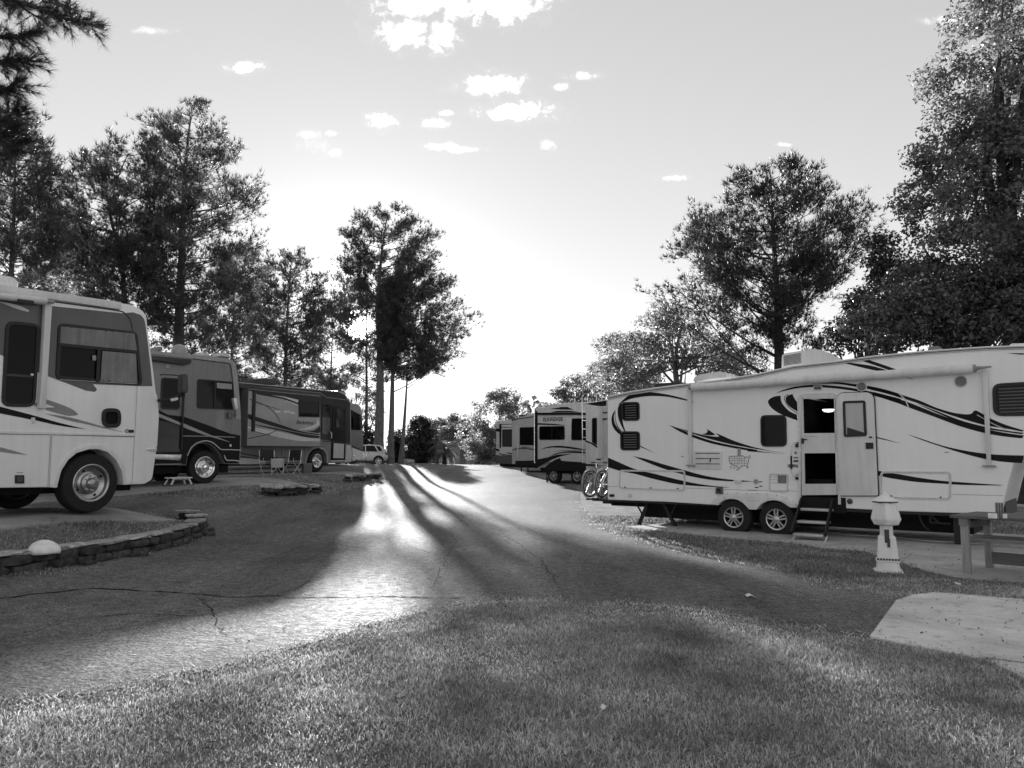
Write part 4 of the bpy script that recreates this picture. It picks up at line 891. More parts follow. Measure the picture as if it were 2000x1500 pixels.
H2.prism('step_skirt', M4, [(60,770),(655,780),(620,892),(60,868)], plain(.6,.3,.8), -.03, .01, bevel=.008); H2.line(M4, [(140,968),(640,960)], GREY(), .02, -.006)
H2.line(M4, [(680,415),(1200,420),(1690,440)], plain(.35,.4), .02, -.007); H2.line(M4, cr([(760,800),(830,655),(930,562),(1050,518),(1150,512),(1260,548),(1370,640),(1430,678),(1600,682),(1805,690)]), plain(.5,.35), .026, -.008, 'arch_trim')
H2.line(M4, cr([(1480,790),(1530,885),(1650,890),(1780,905)]), plain(.5,.35), .03, -.008, 'bumper_trim')
MB().prism(H2.pts(M3, [(-600,90),(200,165),(1500,292),(1640,335),(1700,410),(1735,560),(1760,850),(1790,1200),(1805,1490),(1700,1490),(1690,1150),(1660,800),(1640,600),(1612,430),(1560,385),(860,300),(200,225),(-600,155)], -.012), -.014, 0).build('front_cap', paint(.33,.35,.3), H2.root)
H2.line(M3, cr([(860,305),(1200,350),(1540,388),(1600,430),(1630,600),(1655,850)]), BLK(), .02, -.017)
w_ = H2.window(M3, [(950,698),(1650,758),(1680,1305),(940,1275)], .09, .035, gmat=glass(.02,.03)); H2.line(M3, [(1305,740),(1290,1280)], BLK(), .05, -.03, 'mullion', w_); MB().prism(H2.pts(M3, [(1335,775),(1625,800),(1630,905),(1335,880)], -.012), -.016, -.01).build('sun_visor', plain(.3,.6), w_)
H2.window(M3, [(248,670),(612,692),(606,1305),(230,1290)], .1, .04); H2.line(M3, [(225,640),(250,615),(420,620),(640,640)], BLK(), .03, -.006)
H2.prism('awning_case', M3, [(-600,215),(185,255),(855,318),(830,400),(740,418),(185,348),(-600,300)], paint(.02,.4,.2), -.14, .0, bevel=.02)
u0, v0 = H2.p(M3,380,460,-.01); MB().lathe([(.08,0),(.075,-.015),(.05,-.02),(.0004,-.03)], 18, c=(u0,0,v0)).build('porch_lamp', plain(.3,.3), H2.root)
H2.tube('door_handle', BLK(), [H2.q(M3,692,1000,-.05), H2.q(M4,665,100,-.05), H2.q(M4,640,680,-.05)], .03)
H2.prism('marker_lamp', M4, rect(1590,575,1622,625,10), WHT(), -.02, 0); H2.prism('mirror_cam', M3, rect(1570,1350,1640,1470,14), plain(.12,.3), -.12, -.02, bevel=.01)
m2 = empty('mirror', (0,0,0), 0, H2.root); MB().prism(rnd(H2.pts(M3, [(1630,1075),(1700,1070),(1722,1290),(1680,1310)], -.25), .06), -.33, -.2).build('mirror_head', plain(.7,.25,.3), m2, bevel=.03); MB().tube([H2.q(M3,1690,1290,-.25), H2.q(M3,1700,1420,-.02)], .03).build('mirror_arm', plain(.3,.3), m2)
dq = H2.p(M3, 600, 185, .9); MB().lathe([(.22,-.1),(.22,.03)] + [(.22*math.cos(a), .03+.22*math.sin(a)) for a in np.linspace(.15,1.565,8)], 24, 'z', (dq[0],.9,dq[1])).build('satellite_dome', paint(.35,.35,.2), H2.root)
roofbox(H2, 'roof_vent', M3, [(190,160),(200,65),(270,65),(285,150)], .8, 1.3, plain(.2,.5), .03)
for x0, x1 in ((1030,1240),(1390,1640)): roofbox(H2, 'roof_vent', M3, [(x0,255),(x0+50,185),(x0+140,200),(x1,285)], .9, 1.4, plain(.55,.5), .02)
u0, v0 = H2.p(M4,1075,1030,.1)
for ww in (.16, 2.25): wheel(H2.root, u0, ww, .476, .476, .3, .28, 'chrome')
MB().box(-6.9, u0+1.0, .42, 2.0, .3, .8).build('chassis', DARK(), H2.root); MB().box(u0-.65,u0+.65,.36,2.1,.7,1.15).build('wheel_well', DARK(), H2.root)

# ======================= third motorhome
U3 = (math.sin(R(27)), math.cos(R(27)))
H3 = Rig('motorhome', 'dark topped motorhome with a script name and swirls, camp chairs before it', 'motorhome', (618.7, 922), 33, U3, 'motorhomes on the left-hand pads')
roof3 = H3.pts(B5, [(1660,380),(1600,290),(1500,252),(1330,242),(700,182),(60,127)])
a3 = H3.pts(B5, [(1035,1322),(1042,1255),(1072,1168),(1140,1100),(1220,1080),(1300,1118),(1340,1200),(1338,1310)])
lb3 = H3.p(B5,60,1325)
MB().prism([(-9,lb3[1]),lb3] + a3 + H3.pts(B5, [(1400,1312),(1600,1305),(1705,1292),(1722,1180),(1700,1000),(1690,560),(1690,420)]) + roof3 + [(-9,roof3[-1][1])], 0, 2.45).build('body', paint(.22,.3,.3), H3.root, bevel=.03)
DK3 = paint(.02,.35,.05,0,.25)
H3.decal(B5, [(-200,110),(60,135),(1330,255),(1500,265),(1600,310),(1650,390),(1678,430),(1682,1015),(1440,985),(1230,960),(1200,600),(-200,500)], DK3, name='paint_panel')
H3.line(B5, [(-200,140),(240,178),(1250,280),(1330,345),(1690,390)], plain(.3,.4), .02, -.008); H3.line(B5, [(-100,108),(60,130),(1330,248)], plain(.4,.4), .03, -.009, 'gutter')
H3.prism('awning_case', B5, [(-200,140),(60,150),(1290,300),(1290,340),(60,212),(-200,195)], paint(.02,.4,.2), -.12, 0, bevel=.02)
sf = H3.pts(B5, [(195,222),(1240,325),(1245,1068),(172,1055)], -.4)
so3 = MB().prism(sf, -.4, .1).build('slide_out', paint(.34,.3,.3), H3.root, bevel=.015)
w3 = -.406
H3.decal(B5, [(195,228),(1238,332),(1236,640),(925,632),(922,470),(700,370),(310,300),(300,262),(195,250)], DK3, w3, 'paint_panel', so3)
H3.decal(B5, [(520,312),(700,330),(920,382),(920,425),(700,345)], paint(.6), w3-.002, 'stripe', so3); H3.decal(B5, [(735,385),(920,450),(920,470),(735,400)], paint(.6), w3-.002, 'stripe', so3)
H3.swoosh(B5, [(185,585),(300,628),(650,742),(950,838),(1240,888)], [(1240,902),(950,862),(650,795),(300,692),(185,652),(185,585)], DK3, w3-.001)
H3.swoosh(B5, [(300,742),(600,798),(750,832),(1000,880),(1240,915)], [(1240,945),(1000,922),(740,852),(520,805),(300,752),(300,742)], DK3, w3-.001)
H3.decal(B5, cr([(182,765),(300,790),(550,830),(740,872),(1000,928),(1240,955)]) + cr([(1240,990),(950,985),(700,945),(500,900),(182,832)]), paint(.62), w3-.0005, 'stripe')
H3.swoosh(B5, [(1180,640),(1225,700),(1215,760),(1100,810),(920,822)], [(920,812),(1050,790),(1160,745),(1190,700),(1180,640)], paint(.65), w3-.001); H3.swoosh(B5, [(1235,760),(1150,830),(1000,835)], [(1150,860),(1235,860),(1235,760)], DK3, w3-.0015)
H3.line(B5, cr([(200,370),(450,470),(570,570),(630,650),(658,722)]), paint(.03), .03, w3-.002, 'stripe'); H3.line(B5, cr([(300,420),(480,475),(660,530)]), paint(.03), .025, w3-.002, 'stripe'); H3.line(B5, cr([(180,950),(420,900),(540,860),(625,808)]), paint(.03), .03, w3-.002, 'stripe'); H3.line(B5, [(182,808),(280,845),(520,905)], paint(.03), .025, w3-.002, 'stripe')
for x, y, a in ((620,555,40),(755,555,48),(835,575,38)): H3.decal(B5, rect(x-a,y-16,x+a,y+16,14), paint(.6), w3-.003, 'cloud_decal')
side_text(H3, B5, 890, 735, 1140, 62, 'Berkshire', BLK(), w3-.004, .35, 0)
H3.window(B5, [(922,378),(1222,400),(1222,632),(925,630)], .05, .025, -.401)
H3.prism('awning_arm', B5, [(268,235),(302,240),(285,845),(248,845)], BLK(), -.47, -.41); H3.line(B5, [(172,1060),(1245,1072)], BLK(), .04, w3-.002)
en = H3.pts(B5, [(195,222),(172,1055)], -.4); MB().add([(sf[0][0]-.003,-.38,sf[0][1]),(sf[0][0]-.003,.0,sf[0][1]),(sf[3][0]-.003,.0,sf[3][1]),(sf[3][0]-.003,-.38,sf[3][1])], [(0,1,2,3)]).build('slide_end', paint(.1,.35,.2), so3)
H3.window(B5, [(1265,440),(1390,450),(1395,900),(1262,890)], .04, .02, gmat=glass(.008)); 
d3 = H3.prism('door', B5, [(1425,470),(1625,488),(1610,1270),(1400,1268)], paint(.01,.4,0,0,.2), -.03, 0, bevel=.008)
H3.decal(B5, [(1440,1015),(1590,1030),(1585,1238),(1430,1235)], paint(.45,.25,.4), -.034, 'door_panel', d3); H3.window(B5, [(1475,510),(1605,520),(1600,800),(1470,790)], .03, .015, -.031, gmat=glass(.03), parent=d3); H3.tube('door_handle', WHT(), [H3.q(B5,1392,850,-.06), H3.q(B5,1408,880,-.08), H3.q(B5,1405,945,-.06)], .025)
H3.decal(B5, [(1620,1045),(1690,1050),(1712,1180),(1695,1285),(1605,1295)], paint(.5,.3,.3), -.005, 'front_cap'); H3.line(B5, [(1270,985),(1440,990),(1690,1025)], BLK(), .04, -.036); H3.line(B5, [(1390,1278),(1600,1272)], plain(.6,.4), .04, -.04, 'step_edge')
for x in (385,675,1005): H3.line(B5, [(x,1075),(x,1320)], plain(.04,.5), .02, -.004)
H3.decal(B5, [(60,1235),(440,1245),(440,1325),(60,1325)], paint(.55), -.005, 'stripe'); H3.line(B5, [(60,1160),(340,1210),(440,1235)], paint(.02), .05, -.006, 'stripe'); H3.line(B5, [(60,1212),(330,1245)], paint(.02), .04, -.006, 'stripe')
H3.line(B5, [(1030,1320),(1040,1255),(1068,1165),(1138,1092),(1220,1072),(1305,1112),(1348,1200),(1346,1312)], paint(.35), .06, -.008, 'arch_trim')
roofbox(H3, 'air_conditioner', B5, [(240,155),(262,95),(330,72),(450,62),(600,82),(660,110),(680,160)], .8, 1.6, plain(.03,.5), .04)
u0, v0 = H3.p(B5,1175,1280,.1)
for ww in (.16, 2.25): wheel(H3.root, u0, ww, .48, .48, .29, .28, 'chrome')
MB().box(-8.9, u0+1.2, .42, 2.0, .3, .8).build('chassis', DARK(), H3.root); MB().box(u0-.65,u0+.65,.36,2.1,.7,1.15).build('wheel_well', DARK(), H3.root)

# ======================= fourth motorhome, mostly hidden
H4 = Rig('motorhome', 'motorhome with pale lower nose peeking out behind the dark topped one', 'motorhome', (690, 906), 44, U3, 'motorhomes on the left-hand pads')
n4 = H4.pts(Q6, [(640,1200),(652,1040),(655,900),(640,420),(610,235),(560,178),(430,158)])
MB().prism([(-9,n4[0][1])] + n4 + [(-9,n4[-1][1])], 0, 2.45).build('body', paint(.16,.3,.3), H4.root, bevel=.05)
H4.window(Q6, [(380,260),(440,290),(602,380),(602,660),(400,655)], .04, .03); H4.decal(Q6, [(380,960),(430,975),(648,1048),(642,1195),(380,1200)], paint(.7), name='paint_panel'); H4.line(Q6, [(400,930),(640,1035)], BLK(), .08, -.006, 'stripe')
H4.line(Q6, cr([(400,175),(540,190),(590,235),(620,330)]), paint(.5), .06, -.006, 'trim')
MB().prism(rnd(H4.pts(Q6, [(560,420),(605,400),(610,620),(570,640)], -.3), .05), -.4, -.25).build('mirror', BLK(), H4.root, bevel=.02)
wheel(H4.root, H4.p(Q6,480,1250)[0], .16, .45, .45, .28, .28, 'chrome'); MB().box(-8.9, n4[0][0]-.6, .4, 2.0, .3, .8).build('chassis', DARK(), H4.root)

# ======================= silver hatchback
cc = at(739, 909, 54); ca = R(22)
car = empty('parked_car', (cc.x, cc.y, cc.z), ca); tag(car, 'silver hatchback parked beyond the motorhomes beside the pine trunks', 'car')
SIL = paint(.5,.25,.6,.05,.5,.6)
body = [(-3.3,.25),(-2.95,.22),(.35,.24),(.62,.35),(.70,.6),(.66,.86),(.55,.95),(-2.1,.95),(-2.75,.86),(-3.25,.68),(-3.38,.45)]
MB().prism(body, 0, 1.72).build('body', SIL, car, bevel=.06, seg=3)
gt = [(-2.15,.93),(-1.35,1.43),(-.6,1.5),(.1,1.45),(.35,1.33),(.62,.95)]
m = MB(); n = len(gt)
vs = [(x, .03+.16*(z-.93)/.57, z) for x, z in gt] + [(x, 1.69-.16*(z-.93)/.57, z) for x, z in gt]
m.add(vs, [tuple(range(n)), tuple(range(2*n-1,n-1,-1))] + [(i,(i+1)%n,n+(i+1)%n,n+i) for i in range(n)]).build('cabin', SIL, car, bevel=.03)
def carwin(P): 
    MB().add([(x, .03+.16*(z-.93)/.57-.006, z) for x, z in P], [tuple(range(len(P)))]).build('window', glass(.012), car, smooth=0)
carwin([(-1.9,.98),(-1.32,1.34),(-.95,1.38),(-.95,.98)]); carwin([(-.88,.98),(-.88,1.385),(-.3,1.4),(-.05,.98)]); carwin([(.02,1.0),(-.16,1.38),(.1,1.34),(.3,1.05)])
for u_ in (0, -2.5):
    for ww in (.1, 1.62): wheel(car, u_, ww, .32, .32, .215, .2, 'alloy')
    MB().lathe([(.38,-.004),(.0005,-.004)], 24, c=(u_,0,.33)).build('wheel_arch', DARK(), car)
MB().prism([(.5,.75),(.68,.7),(.64,.92),(.45,.9)], -.01, .25).build('tail_lamp', plain(.1,.2), car, bevel=.01); MB().prism([(-3.2,.16),(.5,.18),(.62,.34),(-3.3,.34)], -.008, 1.728).build('sill', plain(.03,.6), car)
for x in (-.92,-2.0): MB().box(x-.004,x+.004,-.004,0,.34,.93).build('seam', DARK(), car)
MB().box(-.45,-.3,-.03,-.005,.82,.85).build('door_handle', SIL, car)
# ------------------------------------------------------------------ pads under the other motorhomes
def rig_pad(rig, u0, u1, w0, w1, label, v=.36):
    P = [rig.O.xy + Vector((rig.u[0]*a + rig.n[0]*b, rig.u[1]*a + rig.n[1]*b)) for a, b in ((u0,w0),(u1,w0),(u1,w1),(u0,w1))]
    return pad('concrete_pad', [(p.x, p.y) for p in P], label, v, .02)
rig_pad(H2, -8, 3.0, -1.3, 2.9, 'concrete pad under the grey and black motorhome')
rig_pad(H3, -9.5, 2.2, -1.7, 2.9, 'concrete pad under the dark topped motorhome')

# ------------------------------------------------------------------ stones
rs = random.Random(11)
def rock_mesh(sx, sy, sz, seed, rough=.12, sub=2):
    bm = bmesh.new(); bmesh.ops.create_cube(bm, size=1)
    bmesh.ops.subdivide_edges(bm, edges=bm.edges, cuts=sub, use_grid_fill=True)
    q = random.Random(seed)
    for v in bm.verts:
        c = v.co; l = max(abs(c.x), abs(c.y), abs(c.z)); r = c.length
        c *= (1 - .22*max(0, (r-.5)/.37))
        v.co = Vector((c.x*sx, c.y*sy, c.z*sz)) + Vector((q.uniform(-1,1)*sx, q.uniform(-1,1)*sy, q.uniform(-1,1)*sz))*rough*.5
    me = bpy.data.meshes.new('stone'); bm.to_mesh(me); bm.free(); me.shade_smooth(); me.set_sharp_from_angle(angle=R(38)); return me
def put(me, name, mat, parent, loc, rz=0, tilt=(0,0), scale=1):
    if not me.materials: me.materials.append(mat)
    o = bpy.data.objects.new(name, me); COL.objects.link(o); o.parent = parent; o.location = loc; o.rotation_euler = (tilt[0], tilt[1], rz); o.scale = (scale,)*3
    return o
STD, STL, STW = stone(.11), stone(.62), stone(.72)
rocks = [rock_mesh(1, 1, 1, k, .14) for k in range(7)]
wall = empty('retaining_wall', (WALL[20][0], WALL[20][1], 0)); tag(wall, 'low curved dry stone wall edging the lawn of the white motorhome', 'wall')
def wall_at(s):
    seg = np.linalg.norm(np.diff(WALL, axis=0), axis=1); cs = np.concatenate([[0], np.cumsum(seg)]); s = min(max(s, 0), cs[-1]-1e-4)
    i = int(np.searchsorted(cs, s, side='right')-1); t = (s-cs[i])/seg[i]; p = WALL[i]*(1-t)+WALL[i+1]*t; d = (WALL[i+1]-WALL[i])/seg[i]; return p, d, cs[-1]
TOT = wall_at(0)[2]
def wstone(s, ln, z, h, dep, out, mat, idx, tl=.05):
    p, d, _ = wall_at(s); n = np.array([d[1], -d[0]]); q = p + n*out
    me = rocks[idx % 7].copy(); me.materials.clear(); me.materials.append(mat)
    o = bpy.data.objects.new('stone' if mat is not STL and mat is not STW else 'cap_stone', me); COL.objects.link(o); o.parent = wall
    o.location = (q[0]-wall.location.x, q[1]-wall.location.y, z); o.rotation_euler = (rs.uniform(-tl,tl), rs.uniform(-tl,tl), math.atan2(d[1], d[0])+rs.uniform(-.05,.05)); o.scale = (ln, dep, h); return o
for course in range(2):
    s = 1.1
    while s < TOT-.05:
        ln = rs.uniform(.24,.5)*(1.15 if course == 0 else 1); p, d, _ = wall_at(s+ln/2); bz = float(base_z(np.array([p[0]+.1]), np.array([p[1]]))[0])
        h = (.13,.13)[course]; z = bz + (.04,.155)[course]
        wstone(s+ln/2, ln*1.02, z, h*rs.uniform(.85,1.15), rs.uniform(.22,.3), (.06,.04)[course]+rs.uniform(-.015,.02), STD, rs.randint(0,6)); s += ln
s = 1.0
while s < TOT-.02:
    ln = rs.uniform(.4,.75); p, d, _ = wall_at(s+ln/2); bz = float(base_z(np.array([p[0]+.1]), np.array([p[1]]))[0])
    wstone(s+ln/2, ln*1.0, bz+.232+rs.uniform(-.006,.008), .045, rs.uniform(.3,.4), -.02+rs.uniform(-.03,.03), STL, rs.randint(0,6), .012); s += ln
for k in range(12):                                     # spilled stones along the foot
    s = rs.uniform(1.5, TOT); p, d, _ = wall_at(s); wstone(s, rs.uniform(.1,.28), tz(p[0]+.25, p[1])+.02, rs.uniform(.04,.08), rs.uniform(.08,.16), .24+rs.uniform(-.05,.1), STD, k)
def rock(px, py, size, label, mat, seed, Y=None, name='painted_rock'):
    x, y = G(px, py) if Y is None else tuple(at(px, py, Y).xy); z = tz(x, y) if Y is None else at(px, py, Y).z
    bm = bmesh.new(); bmesh.ops.create_icosphere(bm, subdivisions=3, radius=1); q = random.Random(seed)
    for v in bm.verts:
        n = 1 + .08*math.sin(v.co.x*3+seed) + .06*math.sin(v.co.y*5+1) + q.uniform(-.012,.012); v.co = Vector((v.co.x*size[0], v.co.y*size[1], max(v.co.z,-.25)*size[2]))*n
    me = bpy.data.meshes.new(name); bm.to_mesh(me); bm.free(); me.shade_smooth(); me.materials.append(mat)
    o = bpy.data.objects.new(name, me); COL.objects.link(o); o.location = (x, y, z); tag(o, label, 'rock'); return o
p, d, _ = wall_at(3.5); pr = rock(86, 1076, (.21,.16,.125), 'rounded white painted rock sitting on the stone wall', plain(.8,.6), 2, 9.75)
rock(291, 1043, (.17,.17,.055), 'flat white slab lying on the stone wall', plain(.7,.7), 5, 12.3, 'flat_rock')
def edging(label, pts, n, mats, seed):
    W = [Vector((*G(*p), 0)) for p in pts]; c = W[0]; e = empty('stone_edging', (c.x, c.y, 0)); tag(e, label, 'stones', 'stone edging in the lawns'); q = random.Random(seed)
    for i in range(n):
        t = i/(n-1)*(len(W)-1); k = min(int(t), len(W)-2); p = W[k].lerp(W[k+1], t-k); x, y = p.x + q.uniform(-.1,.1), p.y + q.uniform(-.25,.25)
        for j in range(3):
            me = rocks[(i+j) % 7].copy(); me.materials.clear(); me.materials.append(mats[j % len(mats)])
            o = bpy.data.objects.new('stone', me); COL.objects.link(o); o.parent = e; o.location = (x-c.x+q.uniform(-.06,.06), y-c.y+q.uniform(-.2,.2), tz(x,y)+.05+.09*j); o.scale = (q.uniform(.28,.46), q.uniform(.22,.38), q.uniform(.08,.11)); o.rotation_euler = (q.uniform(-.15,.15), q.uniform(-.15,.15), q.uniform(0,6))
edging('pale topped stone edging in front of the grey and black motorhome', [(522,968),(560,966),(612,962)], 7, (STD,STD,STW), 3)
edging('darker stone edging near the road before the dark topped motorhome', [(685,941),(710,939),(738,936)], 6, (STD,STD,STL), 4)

# ------------------------------------------------------------------ cracks in the road
ck = plain(.006,.9,0,.05)
def crack(pts, wd, seed, name='road_crack'):
    q = random.Random(seed); K = [Vector(G(*c)) for c in pts]; W = []
    for i in range(len(K)-1):
        n = max(3, int((K[i+1]-K[i]).length/.06)); d = (K[i+1]-K[i]).normalized(); nn = Vector((-d.y,d.x)); o = 0
        for k in range(n):
            o = o*.75 + q.gauss(0,.014); W.append(K[i].lerp(K[i+1], k/n) + nn*o*math.sin(math.pi*(k+.5)/n)**.3)
    vs = []
    for i, c in enumerate(W):
        d = (W[min(i+1,len(W)-1)]-W[max(i-1,0)]).normalized(); n = Vector((-d.y,d.x)); a = wd*q.uniform(.15,1.0)*min(1, .2+i*.1, .2+(len(W)-1-i)*.1)
        for s_ in (-1,1): x, y = c + n*a*s_; vs.append((x, y, tz(x,y)+.0105))
    m = MB(); m.add(vs, [(2*i,2*i+1,2*i+3,2*i+2) for i in range(len(W)-1)]); return m.build(name, ck, road, smooth=0)
crack([(-60,1180),(60,1163),(180,1152),(300,1158),(380,1163),(450,1168),(540,1166),(560,1171),(640,1169),(780,1168),(935,1171)], .026, 1)
crack([(590,1233),(650,1234),(760,1215)], .018, 2); crack([(890,950),(880,985),(905,1010),(880,1040),(892,1060),(870,1090),(850,1140),(845,1165)], .006, 3)
crack([(540,1165),(565,1155),(600,1140),(640,1128)], .01, 4); crack([(905,1010),(940,1000),(950,985)], .006, 6); crack([(430,1052),(470,1056),(520,1050)], .01, 7)
crack([(600,1000),(640,998),(660,992)], .012, 8)
crack([(120,1215),(260,1200),(380,1206),(470,1190)], .010, 11); crack([(960,1040),(1010,1060),(1060,1100),(1090,1150)], .009, 12); crack([(640,1060),(720,1075),(800,1068),(860,1090)], .012, 13); crack([(1090,1080),(1180,1110),(1300,1120),(1420,1150)], .008, 14); crack([(380,1163),(410,1190),(430,1230),(470,1262)], .009, 15)
jm = plain(.05,.9)
def joint(pts, nm='expansion_joint', off=.02, wd=.007):
    W = [Vector(G(*p)) for p in pts]; vs = []
    for i, p in enumerate(W):
        d = (W[min(i+1,len(W)-1)]-W[max(i-1,0)]).normalized(); n = Vector((-d.y,d.x))*wd
        for s_ in (-1,1): x, y = p + n*s_; vs.append((x, y, tz(x,y)+off))
    m = MB(); m.add(vs, [(2*i,2*i+1,2*i+3,2*i+2) for i in range(len(W)-1)]); return m.build(nm, jm, bpy.data.objects['driveway' if off < .021 else 'concrete_pad'], smooth=0)
joint([(1921,1291),(1960,1296),(2030,1305)]); joint([(1700,1081),(1760,1084),(1830,1093)], 'pad_crack', .0245, .006); joint([(1745,1100),(1775,1090),(1780,1085)], 'pad_crack', .0245, .004)

# ------------------------------------------------------------------ lighthouse garden ornament
lx, ly = G(1735, 1116); lh = empty('lighthouse_ornament', (lx, ly, tz(lx,ly)), R(-24)); tag(lh, 'small white wooden lighthouse ornament standing on the grass verge', 'ornament')
WP = paint(.9,.55,.05,.12)
def frust(n, prof, mat, name, rot=0, parent=None, bevel=.004):
    m = MB(); k = len(prof); vs = []
    for r_, z in prof: vs += [(r_*math.cos(2*math.pi*i/n+rot), r_*math.sin(2*math.pi*i/n+rot), z) for i in range(n)]
    fs = [(j*n+i, j*n+(i+1)%n, (j+1)*n+(i+1)%n, (j+1)*n+i) for j in range(k-1) for i in range(n)] + [tuple(range(n-1,-1,-1)), tuple((k-1)*n+i for i in range(n))]
    return m.add(vs, fs).build(name, mat, parent or lh, smooth=20, bevel=bevel, seg=1)
s2 = math.sqrt(2)
frust(4, [(.19*s2,0),(.175*s2,.02),(.15*s2,.025),(.135*s2,.14)], WP, 'base', R(45)); frust(4, [(.15*s2,.138),(.15*s2,.165)], WP, 'ledge', R(45))
frust(4, [(.135*s2,.165),(.11*s2,.47),(.08*s2,.5)], WP, 'tower', R(45)); frust(8, [(.09,.5),(.088,.63)], WP, 'neck', R(22.5))
lan = frust(6, [(.1,.63),(.165,.645),(.208,.72),(.15,.93),(.15,.945)], WP, 'lantern', R(30))
for i in range(6):
    a = 2*math.pi*i/6 + R(30); d = Vector((math.cos(a), math.sin(a), 0))
    MB().bar(d*.206+Vector((0,0,.722)), d*.15+Vector((0,0,.94)), .014).build('corner_strip', WP, lan); MB().bar(d*.208+Vector((0,0,.724)), d*.166+Vector((0,0,.647)), .014).build('corner_strip', WP, lan)
frust(6, [(.165,.945),(.165,.962)], BLK(), 'roof_band', 0); frust(6, [(.185,.962),(.182,.975),(.05,1.045),(.035,1.09),(.02,1.095)], paint(.85,.5,.05,.1), 'roof', 0)
MB().box(-.03,.03,-.118,-.098,.40,.58).build('window_slot', plain(.06,.6), lh)
MB().box(.0,.035,-.135,-.12,.34,.46).build('window_slot', plain(.06,.6), lh)
for k in range(8): MB().box(-.14+k*.037,-.14+k*.037+.024,-.163,-.148,.166,.19).build('picket', plain(.07,.6), lh)
for s_ in (-1,1): MB().bar((s_*.14,-.16,.0),(s_*.118,-.14,.14),.015).build('corner_strip', WP, lh)
MB().box(-.07,.05,-.163,-.156,.03,.125).build('door_panel', WP, lh)

# ------------------------------------------------------------------ picnic table
tx, ty = G(1890, 1124); PT = empty('picnic_table', (tx, ty, tz(tx,ty)+.02), math.atan2(-.75,.66)); tag(PT, 'weathered wooden picnic table on post legs beside the big trailer', 'table')
WD, WG, WV = wood(.15), wood(.26), wood(.36, True)
for u_, w_ in ((0,0),(0,.9),(1.75,0),(1.75,.9)): l = MB().box(u_-.045,u_+.045,w_-.045,w_+.045,0,.68).build('leg', WV, PT, bevel=.004); MB().box(u_-.055,u_+.055,w_-.055,w_+.055,.64,.735).build('leg_cap', WG, l)
for k in range(5): MB().box(-.16+rs.uniform(-.01,.01),2.1,-.08+k*.215,-.08+k*.215+.2,.737,.775).build('board', WD, PT, bevel=.004)
for w_ in (.25,.65): MB().box(-.1,2.0,w_-.06,w_+.06,.42,.47).build('rail_board', WG, PT, bevel=.004)
MB().box(.15,2.0,.5,.54,.1,.26).build('low_board', WD, PT, bevel=.004); MB().box(-.03,.03,.0,.9,.6,.69).build('cross_beam', WD, PT)
def on_table(px, py, name, label, cat, size, mat, lift=0, w=.45):
    # stand it on the table top along the sight line
    d = ray(px, py); t = (PT.location.z + .782 - CAMZ)/d[2]; x, y = d[0]*t, d[1]*t
    o = MB().box(-size[0]/2,size[0]/2,-size[1]/2,size[1]/2,0,size[2]).build(name, mat, None, bevel=.008, loc=(x,y,PT.location.z+.783), rot=(0,0,PT.rotation_euler.z+.3)); tag(o, label, cat); return o
on_table(1939, 1012.5, 'napkin_box', 'white napkin box on the picnic table', 'box', (.1,.1,.06), plain(.8,.6)); on_table(1963, 1012.5, 'paper_cup', 'small white carton at the end of the picnic table', 'carton', (.05,.06,.055), plain(.75,.6))
kb = on_table(1953, 1011, 'knife_block', 'tall striped wooden block standing on the picnic table', 'wood block', (.09,.09,.19), wood(.3))
for k in (-1,0,1): MB().box(k*.028-.008,k*.028+.008,-.047,-.044,.01,.185).build('groove', wood(.12), kb)

# ------------------------------------------------------------------ stool, camp chairs, small table
sq = at(348, 951, 21.2); st2 = empty('step_stool', (sq.x, sq.y, tz(sq.x,sq.y)+.025), R(55)); tag(st2, 'white folding step stool beside the grey and black motorhome', 'stool')
MB().box(-.32,.32,-.17,.17,.2,.235).build('top', WHT(), st2, bevel=.01)
for x in (-.22,.22):
    for y in (-.14,.14): l = MB().bar((x,y,.2),(x*1.45,y*1.2,.0),.035).build('leg', WHT(), st2); MB().box(x*1.45-.03,x*1.45+.03,y*1.2-.03,y*1.2+.03,0,.03).build('foot', BLK(), l)
def chair(px, Y, rz, label):
    q = at(px, 927, Y); c = empty('camp_chair', (q.x, q.y, tz(q.x,q.y)+.025), rz); tag(c, label, 'chair', 'camp chairs before the dark topped motorhome')
    al = plain(.65,.35,.7); fb = plain(.02,.8)
    for s_ in (-1,1):
        x = s_*.28
        MB().tube([(x,-.25,0),(x,.22,.44),(x,.25,.5)], .014, 6).build('leg', al, c); MB().tube([(x,.25,0),(x,-.22,.44),(x,-.25,.62)], .014, 6).build('leg', al, c)
        MB().tube([(x,.2,.42),(x,.27,.92)], .014, 6).build('back_post', al, c); MB().box(x-.025,x+.025,-.27,.22,.62,.645).build('armrest', fb, c)
    MB().tube([(-.28,-.25,.012),(.28,-.25,.012)], .012, 6).build('crossbar', al, c)
    MB().box(-.27,.27,-.24,.24,.42,.44).build('seat', fb, c); MB().add([(-.28,.215,.52),(.28,.215,.52),(.28,.275,.93),(-.28,.275,.93),(-.28,.235,.52),(.28,.235,.52),(.28,.295,.93),(-.28,.295,.93)], [(0,1,2,3),(4,7,6,5),(0,4,5,1),(3,2,6,7),(0,3,7,4),(1,5,6,2)]).build('backrest', fb, c); return c
chair(524, 29.0, R(35), 'folding camp chair on the motorhome side of the small square table'); chair(568, 29.9, R(-20), 'folding camp chair between the small square table and the chrome wheel')
q = at(541, 928, 28.8); sq_ = empty('side_table', (q.x,q.y,tz(q.x,q.y)+.025), R(12)); tag(sq_, 'small folding table with a hanging pale front between the camp chairs', 'table')
MB().box(-.23,.23,-.2,.2,.56,.585).build('top', WHT(), sq_); MB().box(-.21,.21,-.215,-.2,.26,.56).build('front_panel', plain(.45,.6), sq_)
